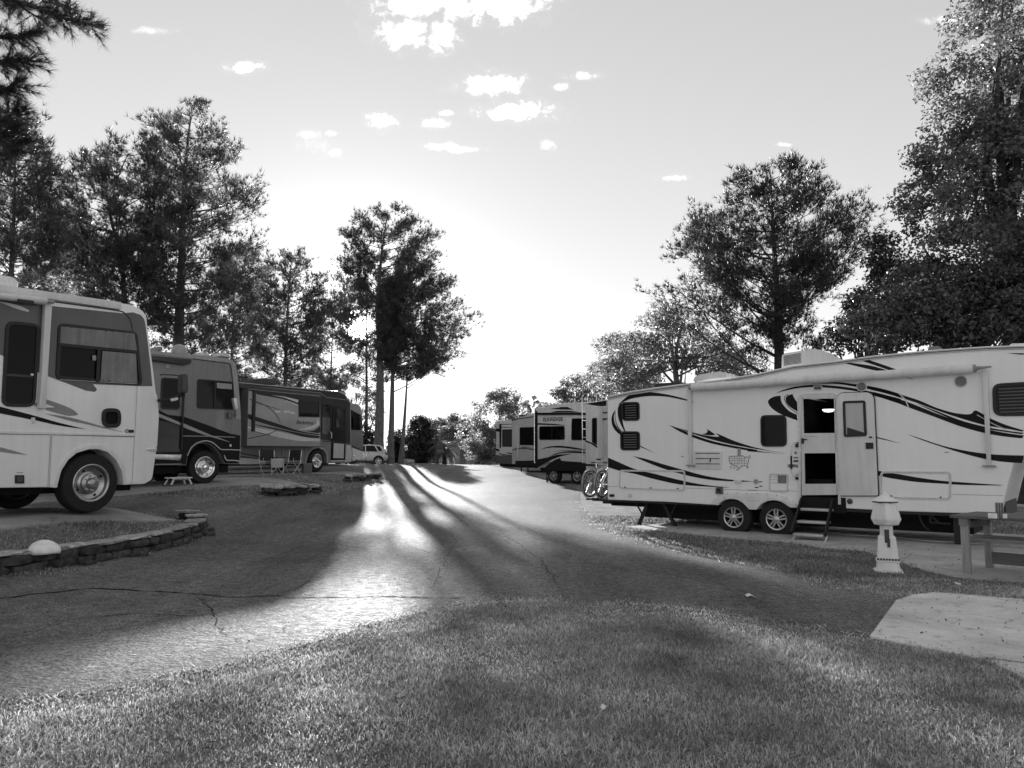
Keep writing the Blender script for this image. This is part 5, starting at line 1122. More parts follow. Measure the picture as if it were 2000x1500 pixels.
for s_ in (-1,1): MB().tube([(s_*.2,-.18,.56),(-s_*.2,.0,.02)], .012, 6).build('leg', ALLOY(), sq_); MB().tube([(s_*.21,.18,.56),(s_*.21,.18,0)], .012, 6).build('leg', ALLOY(), sq_)
q = at(599, 924, 31.0); ub_ = MB().box(-.17,.17,-.17,.17,0,.36).build('utility_box', plain(.12,.6), None, bevel=.02, loc=(q.x,q.y,tz(q.x,q.y)+.02), rot=(0,0,.5)); tag(ub_, 'small dark box on the pad beside the chrome front wheel', 'box'); MB().box(-.18,.18,-.18,.18,.36,.4).build('lid', plain(.2,.6), ub_, bevel=.01)
for px, py, k, lb in ((1180,1396,.025,'white paper scrap on the foreground grass'),(1870,1138+8,.05,'white paper scrap on the verge by the picnic table'),(1465,1169,.05,'pale fallen leaf lying on the asphalt')):
    x, y = G(px, py); m = MB(); m.add([(-k,-k*.6,.0),(0,-k*.7,.02),(k,-k*.5,.0),(k,k*.6,.006),(0,k*.7,.026),(-k,k*.5,.008)], [(0,1,4,5),(1,2,3,4)]); o = m.build('paper_scrap' if 'paper' in lb else 'fallen_leaf', plain(.7,.7), None, smooth=0, loc=(x,y,tz(x,y)+.035 if 'grass' in lb else tz(x,y)+.02), rot=(.1,.1,rs.uniform(0,3))); tag(o, lb, 'litter' if 'paper' in lb else 'leaf')
# water hose lying under the trailer
hs = MB().tube([ (T.O.x + T.u[0]*a + T.n[0]*b, T.O.y + T.u[1]*a + T.n[1]*b, tz(T.O.x + T.u[0]*a, T.O.y + T.u[1]*a)+.045) for a, b in cr([(1.6,.9),(2.2,.5),(3.0,.6),(3.6,.25),(4.4,.3),(5.2,.1)],6)], .014, 6).build('hose', plain(.35,.5), None); tag(hs, 'thin pale hose lying on the pad beneath the big trailer', 'hose')
# ------------------------------------------------------------------ trees
def tufts(P, D, L, rng, n=10, spread=1.0, wd=.16):
    """needle fans: P positions, D directions, L lengths"""
    m = len(P); P = np.repeat(P, n, 0); D = np.repeat(D, n, 0); L = np.repeat(L, n)[:, None]
    d = D + rng.normal(0, spread*.55, D.shape); d /= np.linalg.norm(d, axis=1, keepdims=True)
    s = np.cross(d, rng.normal(0, 1, D.shape)); s /= np.linalg.norm(s, axis=1, keepdims=True)
    ln = L*rng.uniform(.7, 1.15, (m*n, 1)); w_ = L*wd*rng.uniform(.6, 1.2, (m*n, 1))
    a = P + s*w_*.35; b = P - s*w_*.35; c = P + d*ln
    V_ = np.stack([a, b, c], 1).reshape(-1, 3); return V_, np.arange(len(V_)).reshape(-1, 3)
def leaves(P, Nrm, L, rng, asp=.55):
    m = len(P); n = Nrm + rng.normal(0, .75, P.shape); n /= np.linalg.norm(n, axis=1, keepdims=True)
    t = np.cross(n, rng.normal(0, 1, P.shape)); t /= np.linalg.norm(t, axis=1, keepdims=True); b = np.cross(n, t)
    L = L[:, None]*rng.uniform(.7, 1.25, (m, 1)); w_ = L*asp
    V_ = np.stack([P - t*L*.5, P + b*w_*.5 + n*L*.08, P + t*L*.5, P - b*w_*.5 + n*L*.08], 1).reshape(-1, 3)
    return V_, np.arange(len(V_)).reshape(-1, 4)
GAPS = [(700,642,22,20),(657,702,34,26),(688,700,22,14)]
# sunlit patches seen on the ground: the crowns have openings along the sun's rays that reach them
PATCH = [np.array([G(*c) for c in L]) for L in ([(-200,1270),(0,1240),(200,1200),(330,1168),(560,1168),(700,1120),(800,1085),(840,1110),(860,1170),(750,1215),(600,1265),(300,1350),(0,1420),(-200,1500)],
    [(715,960),(760,960),(800,990),(800,1030),(668,1030),(702,1000)], [(1250,1187),(1400,1196),(1600,1262),(1800,1340),(2000,1410),(2100,1500),(1900,1500),(1700,1400),(1500,1290),(1300,1215)])]
def gapmask(P):
    x, y = proj(P); k = np.ones(len(P), bool); rg_ = np.random.default_rng(len(P)+1)
    gx_ = P[:,0] - sd[0]*P[:,2]/sd[2]; gy_ = P[:,1] - sd[1]*P[:,2]/sd[2]; jt = rg_.normal(0,.12,(2,len(P)))
    for L in PATCH: k &= ~(inpoly(gx_+jt[0], gy_+jt[1], L) & (rg_.random(len(P)) < .97))
    for gx_, gy_, a, b in GAPS: k &= np.sqrt(((x-gx_)/a)**2 + ((y-gy_)/b)**2) > .35 + 1.15*np.random.default_rng(len(P)).random(len(P))
    return k
def pine(label, Y, trunk, prof, r0, seed, nl=46, nb=9, nt=6, tl=.34, v=.055, needles=10, group='pine trees', bv=.12, rise=(.15,.75), tr=.25, open_=0, clump=.35):
    rng = np.random.default_rng(seed); q = random.Random(seed)
    tp = [at(x, y, Y) for x, y in trunk]; b = tp[0]; z0 = tz(b.x, b.y) - .1
    tp = [Vector((b.x, b.y, z0))] + [p for p in tp if p.z > z0+.3]
    tp = [Vector(c) for c in cr([tuple(p) for p in tp], 4)]
    H_ = tp[-1].z - z0
    e = empty('pine_tree', (b.x, b.y, z0)); tag(e, label, 'tree', group); off = Vector((b.x, b.y, z0))
    mb = MB(); mb.tube([p-off for p in tp], [max(.02, r0*(1 - .93*max(0,(p.z-z0)/H_)**.9)*(1.25 if p.z-z0 < .8 else 1)) for p in tp], 10)
    def axis(z):
        for i in range(len(tp)-1):
            if tp[i].z <= z <= tp[i+1].z: t = (z-tp[i].z)/(tp[i+1].z-tp[i].z); return tp[i].lerp(tp[i+1], t)
        return tp[-1] if z > tp[-1].z else tp[0]
    ys = [p[0] for p in prof]; pl = [p[1] for p in prof]; pr_ = [p[2] for p in prof]; wts = np.interp(np.linspace(ys[0], ys[-1], 200), ys, [b_-a_ for _, a_, b_ in prof]); cdf = np.cumsum(wts+12); cdf /= cdf[-1]
    TP, TD, TL = [], [], []
    nl = int(nl*1.5); nb = int(nb*1.35); nt = int(nt*1.2); needles = max(7, needles-2)
    for i in range(nl):
        py = float(np.interp((i+q.random())/nl, cdf, np.linspace(ys[0], ys[-1], 200))); xl, xr = np.interp(py, ys, pl), np.interp(py, ys, pr_)
        z = at(1000, py, Y).z; ax = axis(z); axp = proj(np.array([[ax.x, ax.y, z]]))[0][0]
        az = i*2.39996 + q.uniform(-.5,.5); cx, sy = math.cos(az), math.sin(az)
        rx = (xr-axp if cx > 0 else axp-xl)*Y/F*1.02; ry = (xr-xl)/2*Y/F*.9
        k = q.uniform(.55,1)**.6; tip = Vector((ax.x + cx*max(rx,.15)*k, ax.y + sy*max(ry,.15)*k, z))
        r_ = math.hypot(tip.x-ax.x, tip.y-ax.y); zo = max(z0+1.2, z - r_*q.uniform(*rise)); o_ = axis(zo)
        mid = o_.lerp(tip, .5) + Vector((0,0,-.10*r_ + q.uniform(-.1,.1)*r_)); 
        path = [o_*(1-t)**2 + mid*2*t*(1-t) + tip*t*t for t in np.linspace(0,1,7)]
        lr = .011*r_ + .01; mb.tube([p-off for p in path], [lr*(1-.85*t) for t in np.linspace(0,1,7)], 5, False)
        ld = (path[-1]-path[-3]).normalized()
        for j in range(max(3, int(nb*min(1.4, .4+r_/3)))):
            t = q.uniform(.32,1)**.8; p = o_*(1-t)**2 + mid*2*t*(1-t) + tip*t*t
            bd = (ld*.6 + Vector((q.gauss(0,.6), q.gauss(0,.6), q.gauss(.35,.35)))).normalized(); bl = min(1.9, .3 + r_*.27)*q.uniform(.5,1.1)
            end = p + bd*bl; mb.tube([p-off, end-off], [.012,.006], 3, False)
            for m_ in range(nt):
                s_ = q.uniform(clump,1.05); TP.append(tuple(p + bd*bl*s_ + Vector((q.gauss(0,.17),q.gauss(0,.17),q.gauss(0,.12))))); TD.append(tuple(bd*.7 + Vector((0,0,.45)))); TL.append(tl*q.uniform(.7,1.2))
    TP, TD, TL = np.array(TP), np.array(TD), np.array(TL); k = gapmask(TP)
    if open_: k &= rng.random(len(TP)) > open_
    Vt, Ft = tufts(TP[k], TD[k], TL[k], rng, needles)
    mb.build('trunk', bark(bv), e, smooth=60)
    fastmesh('crown', Vt - np.array(off), Ft, leafmat(v*2.1, tr+.15), e)
    return e
def broadleaf(label, Y, trunk, blobs, r0, seed, n=14000, leaf=.16, v=.07, tr=.4, group='broadleaf trees', clusters=260, bv=.12, name='broadleaf_tree', cr_=.55, shell=.5, limbs=26):
    rng = np.random.default_rng(seed); q = random.Random(seed)
    tp = [at(x, y, Y) for x, y in trunk]; b = tp[0]; z0 = tz(b.x, b.y) - .1; off = Vector((b.x,b.y,z0))
    tp = [off.copy()] + [p for p in tp if p.z > z0+.2]
    e = empty(name, off); tag(e, label, 'tree' if 'tree' in name else 'shrub', group); mb = MB()
    tp = [Vector(c) for c in cr([tuple(p) for p in tp], 4)]
    mb.tube([p-off for p in tp], [max(.02, r0*(1-.8*i/(len(tp)-1))) for i in range(len(tp))], 9)
    C_, W_2 = [], []
    for (x, y, a, b_, dy) in blobs: c = at(x, y, Y+dy); C_.append((c.x,c.y,c.z,a*Y/F,b_*Y/F)); W_2.append(a*b_)
    W_2 = np.array(W_2)/sum(W_2); idx = rng.choice(len(C_), clusters, p=W_2)
    dirs = rng.normal(0,1,(clusters,3)); dirs /= np.linalg.norm(dirs,axis=1,keepdims=True); rad = rng.uniform(shell**3, 1, clusters)**(1/3)
    cc_ = np.array([C_[i] for i in idx]); ctr = cc_[:, :3] + dirs*rad[:, None]*np.stack([cc_[:,3], np.maximum(cc_[:,3],.6)*.85, cc_[:,4]],1)
    for i in range(min(limbs, clusters)):
        c = Vector(ctr[i]); s_ = tp[max(1, int(len(tp)*q.uniform(.35,.98))-1)]; mid = s_.lerp(c,.5)+Vector((q.gauss(0,.2),q.gauss(0,.2),q.gauss(.1,.25)))
        L_ = (c-s_).length; mb.tube([s_-off, s_.lerp(mid,.5)-off, mid-off, mid.lerp(c,.6)-off, c-off], [.02*L_+.015,.016*L_+.012,.011*L_+.008,.006*L_+.006,.005], 5, False)
    per = n//clusters; cs = cr_*rng.uniform(.6,1.3,clusters)
    dd = rng.normal(0,1,(clusters*per,3)); dd /= np.linalg.norm(dd,axis=1,keepdims=True); rr = rng.uniform(.15,1,(clusters*per,1))**.5
    P = np.repeat(ctr,per,0) + dd*rr*np.repeat(cs,per)[:,None]*np.array([1,1,.7]); Nn = dd*.4 + np.repeat(dirs,per,0)*.5 + np.array([0,0,.5])
    k = gapmask(P) & (P[:,2] > z0+.05); Vt, Ft = leaves(P[k], Nn[k], np.full(k.sum(), leaf), rng)
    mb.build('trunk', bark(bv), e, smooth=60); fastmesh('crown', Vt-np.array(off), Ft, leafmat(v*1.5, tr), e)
    return e
# left group of pines
pine('tall pine with an open crown behind the motorhomes, highest on the left', 40, [(352,760),(350,640),(356,480),(362,330),(375,205)], [(200,355,395),(240,300,450),(290,258,490),(340,250,485),(390,240,535),(430,280,500),(480,200,512),(540,215,520),(600,260,505),(660,300,500)], .42, 3, 56, 10, 6, .34, .05, 10)
pine('leaning pine with spreading limbs left of the tallest pine', 38, [(240,760),(243,590),(235,500),(215,400),(250,300)], [(290,190,330),(330,150,345),(390,100,330),(440,90,350),(500,120,360),(560,150,380),(610,180,360)], .3, 4, 44, 9, 6, .34, .045, 10, bv=.07)
pine('pine at the left edge behind the white motorhome', 33, [(20,760),(22,540),(28,400),(30,240)], [(225,-30,62),(270,-60,80),(330,-80,118),(400,-70,100),(450,-80,130),(520,-90,110)], .24, 5, 46, 9, 6, .32, .055, 10)
pine('slender pine behind the roof dome between the two tall pines', 48, [(556,800),(560,640),(565,560),(570,495)], [(492,552,590),(520,520,622),(560,498,640),(610,490,660),(660,485,660),(710,500,640),(745,520,620)], .22, 6, 48, 8, 6, .36, .06, 9)
pine('stout pine with the thickest trunk by the parked car', 55, [(738,906),(742,800),(742,700),(738,600),(745,500),(758,410)], [(408,735,790),(440,690,830),(480,655,862),(520,665,866),(560,690,862),(610,655,800),(660,650,770),(710,660,760)], .40, 7, 46, 9, 6, .4, .05, 10, bv=.16)
pine('pine with a slim trunk leaning right beside the thickest trunk', 56, [(762,906),(765,820),(768,700),(775,600),(790,560)], [(540,740,880),(580,740,905),(620,750,940),(660,760,930),(700,780,905),(730,790,860)], .27, 8, 46, 9, 6, .4, .055, 10, bv=.16)
pine('short pine on the right of the three trunks near the road', 57, [(783,906),(790,820),(795,740),(797,690)], [(640,770,840),(680,740,880),(715,760,870),(745,780,830)], .2, 9, 22, 8, 6, .36, .06, 9, bv=.16)
pine('far pine filling the gap behind the sun', 66, [(640,880),(645,760),(650,640)], [(560,640,680),(610,610,690),(660,590,690),(720,600,700),(760,610,690)], .22, 10, 34, 8, 6, .42, .06, 8)
pine('far pine behind the leaning pine', 58, [(130,760),(135,620),(140,480)], [(420,110,170),(480,80,210),(540,60,220),(600,60,230)], .25, 12, 34, 8, 6, .42, .06, 8)
pine('far pine low between the tallest pine and the slender pine', 60, [(450,780),(455,640),(460,520)], [(480,440,490),(530,400,530),(600,380,540),(660,390,540),(700,400,540)], .25, 13, 38, 8, 6, .42, .055, 8)
pine('pine filling the space under the sun between the trunks', 72, [(715,890),(716,760),(716,600),(718,500)], [(500,690,750),(560,650,790),(620,640,810),(680,640,810),(740,650,800)], .2, 14, 24, 8, 6, .45, .06, 8)
# near pine whose branches reach in at the top left
def near_branch():
    base = Vector((-14.5, 13.0, tz(-14.5,13))); e = empty('pine_tree', base); tag(e, 'near pine whose needled boughs hang into the top left corner', 'tree', 'pine trees'); q = random.Random(31); rng = np.random.default_rng(31)
    mb = MB(); mb.tube([(0,0,0),(.1,.1,5),(.0,.2,10),(.1,.2,15)], [.35,.3,.24,.08], 10); TP, TD, TL = [], [], []
    for (pts, Y) in (([(-260,10),(-60,-10),(60,12),(120,35),(178,48)],13.5), ([(-260,-60),(-20,-40),(70,-20),(140,20)],13.8), ([(-220,90),(-40,75),(20,72),(58,70)],13.3), ([(-200,130),(-40,125),(15,122),(52,120)],13.6), ([(-240,-100),(-60,-60),(30,5),(90,45)],14.0),
                     ([(-220,170),(-60,190),(0,180),(30,165)],14.2), ([(-220,260),(-60,250),(5,235),(32,215)],14.2), ([(-220,330),(-60,330),(0,300),(40,280)],14.5), ([(-250,210),(-80,230),(-10,260),(20,250)],14)):
        W = [Vector(c) for c in cr([tuple(at(x,y,Y)) for x,y in pts], 6)]
        o_ = base + Vector((.05,.15, W[0].z-base.z-.3)); W = [o_] + W; n = len(W)
        mb.tube([p-base for p in W], [.06*(1-.85*i/(n-1)) for i in range(n)], 6, False)
        for i in range(2, n):
            for j in range(5):
                d = (W[i]-W[i-1]).normalized(); bd = (d*.8+Vector((q.gauss(0,.5),q.gauss(0,.6),q.gauss(-.05,.4)))).normalized(); l = q.uniform(.15,.5); p = W[i-1].lerp(W[i], q.random()); mb.tube([p-base, p+bd*l-base], [.01,.006], 4, False)
                for k in range(4): s_ = q.uniform(.3,1); TP.append(tuple(p+bd*l*s_)); TD.append(tuple(bd)); TL.append(q.uniform(.16,.25))
    # the rest of the crown, outside the frame
    for i in range(260):
        a = q.uniform(0,6.28); z = q.uniform(7,15.5); r_ = q.uniform(.5,2.6); p = base+Vector((math.cos(a)*r_, math.sin(a)*r_, z)); d = Vector((math.cos(a),math.sin(a),.4))
        for k in range(8): TP.append(tuple(p+Vector((q.gauss(0,.3),q.gauss(0,.3),q.gauss(0,.25))))); TD.append(tuple(d)); TL.append(q.uniform(.18,.28))
    Vt, Ft = tufts(np.array(TP), np.array(TD), np.array(TL), rng, 16, .9, .045)
    mb.build('trunk', bark(.1), e, smooth=60); fastmesh('crown', Vt-np.array(base), Ft, leafmat(.05,.25), e)
near_branch()
# right side
pine('lone spreading pine rising behind the big trailer', 33, [(1524,860),(1522,700),(1518,600),(1512,480),(1505,340)], [(322,1460,1560),(350,1425,1605),(400,1395,1615),(440,1330,1690),(480,1318,1725),(520,1322,1690),(545,1380,1640),(580,1260,1560),(605,1252,1540),(640,1480,1600),(690,1470,1600)], .36, 21, 52, 10, 9, .27, .026, 11, bv=.05, tr=.15, rise=(.3,.95), clump=.7)
broadleaf('huge leafy tree towering at the right edge behind the big trailer', 24, [(1990,900),(1980,600),(1960,350),(1950,150)], [(1990,60,130,110,0),(1930,160,110,120,-1),(2040,220,160,160,1),(1890,300,100,110,0),(1980,380,150,130,-1.5),(1850,400,95,100,0),(1940,520,160,100,-1),(2090,520,160,200,0),(2080,80,150,150,2)], .5, 22, 64000, .15, .11, .5, 'trees behind the big trailer', 520, .06, cr_=.55, limbs=40, shell=.72)
broadleaf('dark low leafy tree just over the big trailer roof at right', 21.5, [(1820,900),(1830,760),(1850,640)], [(1800,600,110,70,0),(1900,610,130,80,0),(1990,580,110,90,0),(1740,640,80,45,0),(2080,600,110,110,0),(1850,540,110,50,.5)], .25, 23, 42000, .13, .06, .35, 'trees behind the big trailer', 420, .06, cr_=.5)
broadleaf('bushy tree between the lone pine and the dark leafy tree', 27, [(1690,900),(1690,760),(1695,640)], [(1700,610,50,50,0),(1650,660,45,30,0),(1750,560,45,60,0),(1725,500,30,45,0)], .2, 24, 11000, .14, .05, .4, 'trees behind the big trailer', 260, .06, cr_=.5)
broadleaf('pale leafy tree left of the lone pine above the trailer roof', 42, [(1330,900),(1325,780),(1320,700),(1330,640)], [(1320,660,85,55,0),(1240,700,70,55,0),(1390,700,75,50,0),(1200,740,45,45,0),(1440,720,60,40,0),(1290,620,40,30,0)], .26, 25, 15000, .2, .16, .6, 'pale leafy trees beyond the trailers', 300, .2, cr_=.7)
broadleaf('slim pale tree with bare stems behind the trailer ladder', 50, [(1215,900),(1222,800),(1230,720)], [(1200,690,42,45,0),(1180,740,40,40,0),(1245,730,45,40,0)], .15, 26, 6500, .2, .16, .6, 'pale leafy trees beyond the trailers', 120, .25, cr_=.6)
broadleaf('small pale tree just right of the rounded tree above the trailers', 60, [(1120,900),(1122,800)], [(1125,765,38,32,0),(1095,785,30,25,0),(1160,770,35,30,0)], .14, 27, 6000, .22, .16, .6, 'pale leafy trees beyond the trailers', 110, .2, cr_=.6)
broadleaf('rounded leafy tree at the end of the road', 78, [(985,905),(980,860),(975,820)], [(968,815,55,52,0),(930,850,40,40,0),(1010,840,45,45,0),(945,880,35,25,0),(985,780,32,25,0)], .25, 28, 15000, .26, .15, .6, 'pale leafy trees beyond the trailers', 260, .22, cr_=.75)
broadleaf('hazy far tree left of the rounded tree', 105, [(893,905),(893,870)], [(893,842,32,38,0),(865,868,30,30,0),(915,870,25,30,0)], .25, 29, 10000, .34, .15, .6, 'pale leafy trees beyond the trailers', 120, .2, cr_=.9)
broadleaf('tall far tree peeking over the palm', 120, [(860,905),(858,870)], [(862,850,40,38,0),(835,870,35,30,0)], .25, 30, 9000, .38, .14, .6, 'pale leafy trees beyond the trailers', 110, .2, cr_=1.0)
broadleaf('dense dark evergreen bush right of the pine trunks', 62, [(825,906),(825,850)], [(820,850,24,42,0),(838,862,18,38,0),(808,875,22,30,0),(825,885,28,22,0)], .15, 32, 16000, .17, .03, .2, 'shrubs by the pines', 240, .06, 'evergreen_shrub', .5)
broadleaf('dark bush left of the pine trunks behind the car', 60, [(715,906),(716,860)], [(718,860,16,30,0),(700,880,18,24,0),(728,882,14,22,0)], .12, 33, 7000, .17, .04, .25, 'shrubs by the pines', 120, .06, 'evergreen_shrub', .45)
broadleaf('dark bush squeezed between the two right-hand pine trunks', 63, [(775,906),(776,870)], [(776,868,16,32,0),(770,888,18,18,0)], .12, 34, 6000, .17, .04, .25, 'shrubs by the pines', 100, .06, 'evergreen_shrub', .45)
# sunlit scrub far behind the motorhomes
for i, (x, y, a, b_, Y, lb) in enumerate(((690,770,60,60,80,'bright leafy scrub behind the parked car'),(620,765,55,50,72,'bright leafy scrub above the dark topped motorhome'),(540,775,55,45,70,'bright leafy scrub left of the slender pine'),(440,740,60,50,64,'leafy scrub behind the roof dome'),(330,720,70,60,52,'leafy scrub behind the nose of the white motorhome'),(80,590,110,60,44,'leafy tree just over the white motorhome roof'),(200,640,80,60,46,'leafy tree right of the white motorhome awning'))):
    broadleaf(lb, Y, [(x,905),(x+2,y+b_*.4)], [(x,y,a,b_,0),(x-a*.5,y+b_*.4,a*.6,b_*.6,0),(x+a*.5,y+b_*.4,a*.6,b_*.6,0)], .14, 40+i, 9000, .22, .14, .6, 'scrub trees behind the motorhomes', 110, .15, cr_=.6, limbs=12)
# distant wood closing the horizon
def woods():
    rng = np.random.default_rng(77); n = 46000; a = rng.uniform(-1.15,1.15,n); d = rng.uniform(140,260,n); hmax = 7 + 4*np.sin(a*9)+3*np.sin(a*23+1)+2*np.sin(a*51)
    z = rng.random(n)**.8*hmax; X = np.sin(a)*d; Yv = np.cos(a)*d; zz = terr(X,Yv)+z
    P = np.stack([X,Yv,zz],1); Vt, Ft = leaves(P, np.tile([[0,-.3,.6]],(n,1)), np.full(n,1.5), rng, .7)
    o = fastmesh('woods', Vt, Ft, leafmat(.06,.35), None); tag(o, 'far belt of woodland along the horizon', 'woods', kind='stuff')
woods()
# palm
pq = at(868, 908, 60.2); pe = empty('palm_tree', (pq.x,pq.y,tz(pq.x,pq.y))); tag(pe, 'low bushy palm with drooping fronds at the end of the road', 'palm')
MB().tube([(0,0,-.1),(0,0,.6),(.02,0,1.15)], [.2,.18,.16], 10).build('trunk', bark(.06), pe)
def frond(seed):
    q = random.Random(seed); m = MB(); L = 2.1; pts = []
    for i in range(12): t = i/11; pts.append(Vector((L*t*(1-.2*t), 0, 1.15*t - 1.75*t*t)))
    m.tube(pts, [.03*(1-.8*i/11) for i in range(12)], 4, False)
    for i in range(1, 30):
        t = i/30; k = min(int(t*11),10); p = pts[k].lerp(pts[k+1], t*11-k); d = (pts[k+1]-pts[k]).normalized()
        for s_ in (-1,1):
            l = .5*math.sin(math.pi*min(1,t*.8+.2))+.08; e_ = p + d*l*.6 + Vector((0,s_*l*.75,-.18*l*q.uniform(.5,1.8))); m.add([p-d*.02, p+d*.025, e_], [(0,1,2)])
    me = bpy.data.meshes.new('frond'); me.from_pydata(m.v, [], m.f); me.materials.append(leafmat(.2,.6)); return me
fm = [frond(k) for k in range(3)]; q = random.Random(8)
for k in range(54):
    o = bpy.data.objects.new('frond', fm[k % 3]); COL.objects.link(o); o.parent = pe; el = q.uniform(-.75,.75); o.location = (0,0,1.15+el*.2); o.rotation_euler = (0,-el+.15,k*2.39996+q.uniform(-.2,.2)); s_ = q.uniform(.72,.95); o.scale = (s_,s_,s_)
# small outbuilding behind the palm and low fence
bq = at(893, 906, 92); bd = empty('shed', (bq.x,bq.y,tz(bq.x,bq.y)-.1), R(-8)); tag(bd, 'small plain shed half hidden behind the palm', 'shed')
MB().box(-1.1,1.2,0,3,0,2.6).build('wall', plain(.28,.8), bd); MB().prism([(-1.4,2.55),(1.5,2.55),(1.5,2.7),(.05,3.4),(-1.4,2.7)], -.3, 3.3).build('roof', plain(.2,.8), bd); MB().box(.35,1.0,-.03,0,0,2.0).build('door', plain(.12,.7), bd)
fq = at(940, 907, 88); fe_ = empty('fence', (fq.x,fq.y,tz(fq.x,fq.y)-.1)); tag(fe_, 'low post and rail fence at the end of the road', 'fence')
for k in range(9): MB().box(-3+k*.9-.06,-3+k*.9+.06,-.06,.06,0,1.0).build('post', wood(.2), fe_)
for z in (.45,.85): MB().box(-3.1,4.3,-.085,-.06,z-.05,z+.05).build('rail', wood(.25), fe_)
for k, (x, lb) in enumerate(((795,'pale flowering clump at the foot of the right pine trunk'),(803,'pale flowering clump right of the pine trunk'))):
    broadleaf(lb, 58, [(x,906),(x,902)], [(x,902,5,5,0)], .02, 60+k, 500, .09, .5, .3, 'flower clumps', 20, .1, 'flowering_shrub', .12, limbs=6)

# ------------------------------------------------------------------ grass
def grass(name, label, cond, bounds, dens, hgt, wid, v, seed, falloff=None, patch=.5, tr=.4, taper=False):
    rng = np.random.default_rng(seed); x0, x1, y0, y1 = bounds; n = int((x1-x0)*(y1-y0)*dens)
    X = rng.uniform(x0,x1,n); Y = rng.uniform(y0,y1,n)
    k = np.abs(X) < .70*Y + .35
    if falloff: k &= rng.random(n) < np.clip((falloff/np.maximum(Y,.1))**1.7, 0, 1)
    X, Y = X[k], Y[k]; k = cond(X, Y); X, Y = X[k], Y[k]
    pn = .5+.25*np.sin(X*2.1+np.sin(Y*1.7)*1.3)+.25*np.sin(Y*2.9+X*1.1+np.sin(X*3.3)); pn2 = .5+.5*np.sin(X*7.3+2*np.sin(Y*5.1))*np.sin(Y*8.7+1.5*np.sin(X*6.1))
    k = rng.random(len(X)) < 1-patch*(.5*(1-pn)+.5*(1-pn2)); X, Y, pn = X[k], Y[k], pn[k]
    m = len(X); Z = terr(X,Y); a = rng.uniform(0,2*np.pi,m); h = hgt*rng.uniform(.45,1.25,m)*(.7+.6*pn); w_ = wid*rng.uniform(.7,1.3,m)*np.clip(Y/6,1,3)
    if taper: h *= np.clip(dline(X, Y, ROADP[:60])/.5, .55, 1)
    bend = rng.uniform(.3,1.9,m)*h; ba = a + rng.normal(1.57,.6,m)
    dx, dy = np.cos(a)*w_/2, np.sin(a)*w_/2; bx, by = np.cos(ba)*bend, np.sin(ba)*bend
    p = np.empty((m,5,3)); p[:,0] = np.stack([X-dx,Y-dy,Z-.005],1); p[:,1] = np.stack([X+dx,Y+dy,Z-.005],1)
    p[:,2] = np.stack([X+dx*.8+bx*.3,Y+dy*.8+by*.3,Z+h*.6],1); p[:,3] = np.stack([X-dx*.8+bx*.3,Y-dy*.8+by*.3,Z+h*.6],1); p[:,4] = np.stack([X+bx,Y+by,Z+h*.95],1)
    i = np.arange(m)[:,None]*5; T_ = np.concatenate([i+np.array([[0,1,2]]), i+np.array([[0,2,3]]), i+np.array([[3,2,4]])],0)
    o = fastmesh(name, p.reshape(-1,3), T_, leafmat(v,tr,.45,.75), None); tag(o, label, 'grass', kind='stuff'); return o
def off_hard(X, Y, marg=.0):
    k = ~inpoly(X, Y, ROADP)
    if marg: k |= False
    for P in PADS: k &= ~inpoly(X, Y, P)
    return k
def soft_edge(X, Y):
    rng = np.random.default_rng(5); sc_ = .04+.09*(np.sin(X*3.1)*np.sin(Y*2.7+X)+1); jx, jy = rng.normal(0,1,len(X))*sc_, rng.normal(0,1,len(X))*sc_; return off_hard(X+jx, Y+jy)
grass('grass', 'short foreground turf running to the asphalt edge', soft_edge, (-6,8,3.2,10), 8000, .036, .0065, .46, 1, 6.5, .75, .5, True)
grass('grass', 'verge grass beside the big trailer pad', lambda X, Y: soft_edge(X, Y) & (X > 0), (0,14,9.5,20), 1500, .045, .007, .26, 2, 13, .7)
grass('grass', 'lawn around the motorhome pads on the left', lambda X, Y: soft_edge(X, Y) & (dline(X,Y,WALL) > .15) & (X < -3), (-16,-3,7,34), 900, .045, .008, .26, 3, 14, .6)

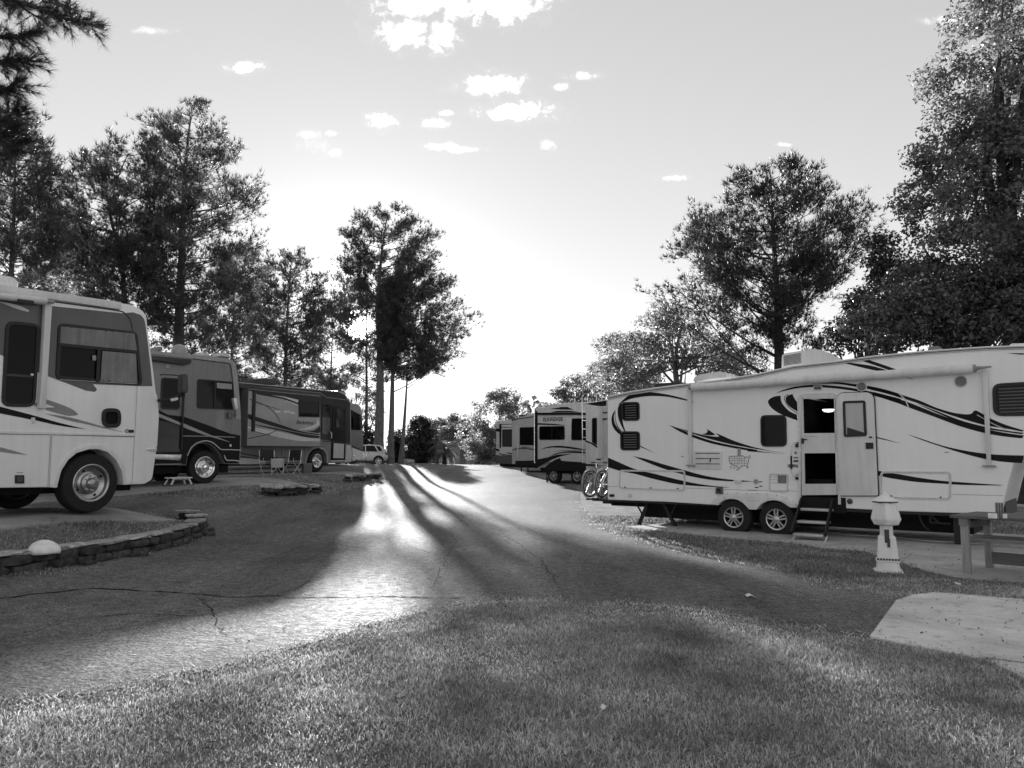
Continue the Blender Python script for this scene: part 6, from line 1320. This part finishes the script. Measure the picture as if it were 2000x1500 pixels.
def fringe():
    rng = np.random.default_rng(17); E = np.array(ROAD[:58]); P = []
    for i in range(len(E)-1):
        if i == len(near_edge)-1: continue
        L = np.linalg.norm(E[i+1]-E[i]); n = int(L*(420 if E[i][1] < 12 else 160)*(.35 if i >= len(near_edge)-8 else 1)); t = rng.random((n,1)); P.append(E[i]*(1-t)+E[i+1]*t + rng.normal(0,1,(n,2))*np.array([[.07,.07]])*(1+rng.random((n,1))))
    P = np.concatenate(P); X, Y = P[:,0], P[:,1]; k = Y < 24; X, Y = X[k], Y[k]; k = rng.random(len(X)) < .45+.55*np.sin(X*5+np.sin(Y*7)*2); X, Y = X[k], Y[k]; m = len(X); Z = terr(X,Y)
    a = rng.uniform(0,6.28,m); h = rng.uniform(.015,.05,m); w_ = .005*np.clip(Y/6,1,3); dx, dy = np.cos(a)*w_, np.sin(a)*w_; b = rng.uniform(0,6.28,m); bx, by = np.cos(b)*h*1.3, np.sin(b)*h*1.3
    V3 = np.stack([np.stack([X-dx,Y-dy,Z],1), np.stack([X+dx,Y+dy,Z],1), np.stack([X+bx,Y+by,Z+h],1)],1).reshape(-1,3)
    o = fastmesh('grass', V3, np.arange(3*m).reshape(-1,3), leafmat(.46,.5,.45,.75), None); tag(o, 'straggling grass blades along the asphalt edge', 'grass', kind='stuff')
fringe()
# fallen leaves and pine straw
def litter():
    rng = np.random.default_rng(91); n = 9000; Y = 3.3+rng.random(n)**1.6*14; X = rng.uniform(-.72,.72,n)*Y
    k = (rng.random(n) < np.where(inpoly(X,Y,ROADP), .10, .8)) & ~((X < -5.2) & (Y > 8)); X, Y = X[k], Y[k]; m = len(X)
    on = inpoly(X,Y,ROADP); hard = on.copy()
    for P in PADS: hard |= inpoly(X,Y,P)
    Z = terr(X,Y) + np.where(hard, .028, .03); P = np.stack([X,Y,Z],1); Vt, Ft = leaves(P, np.tile([[0,0,1.6]],(m,1)), rng.uniform(.012,.04,m), rng, .4)
    o = fastmesh('leaf_litter', Vt, Ft, leafmat(.17,.2,.5,.95), None); tag(o, 'scattered dry leaves and pine straw on the grass and road edge', 'leaf litter', kind='stuff')
litter()
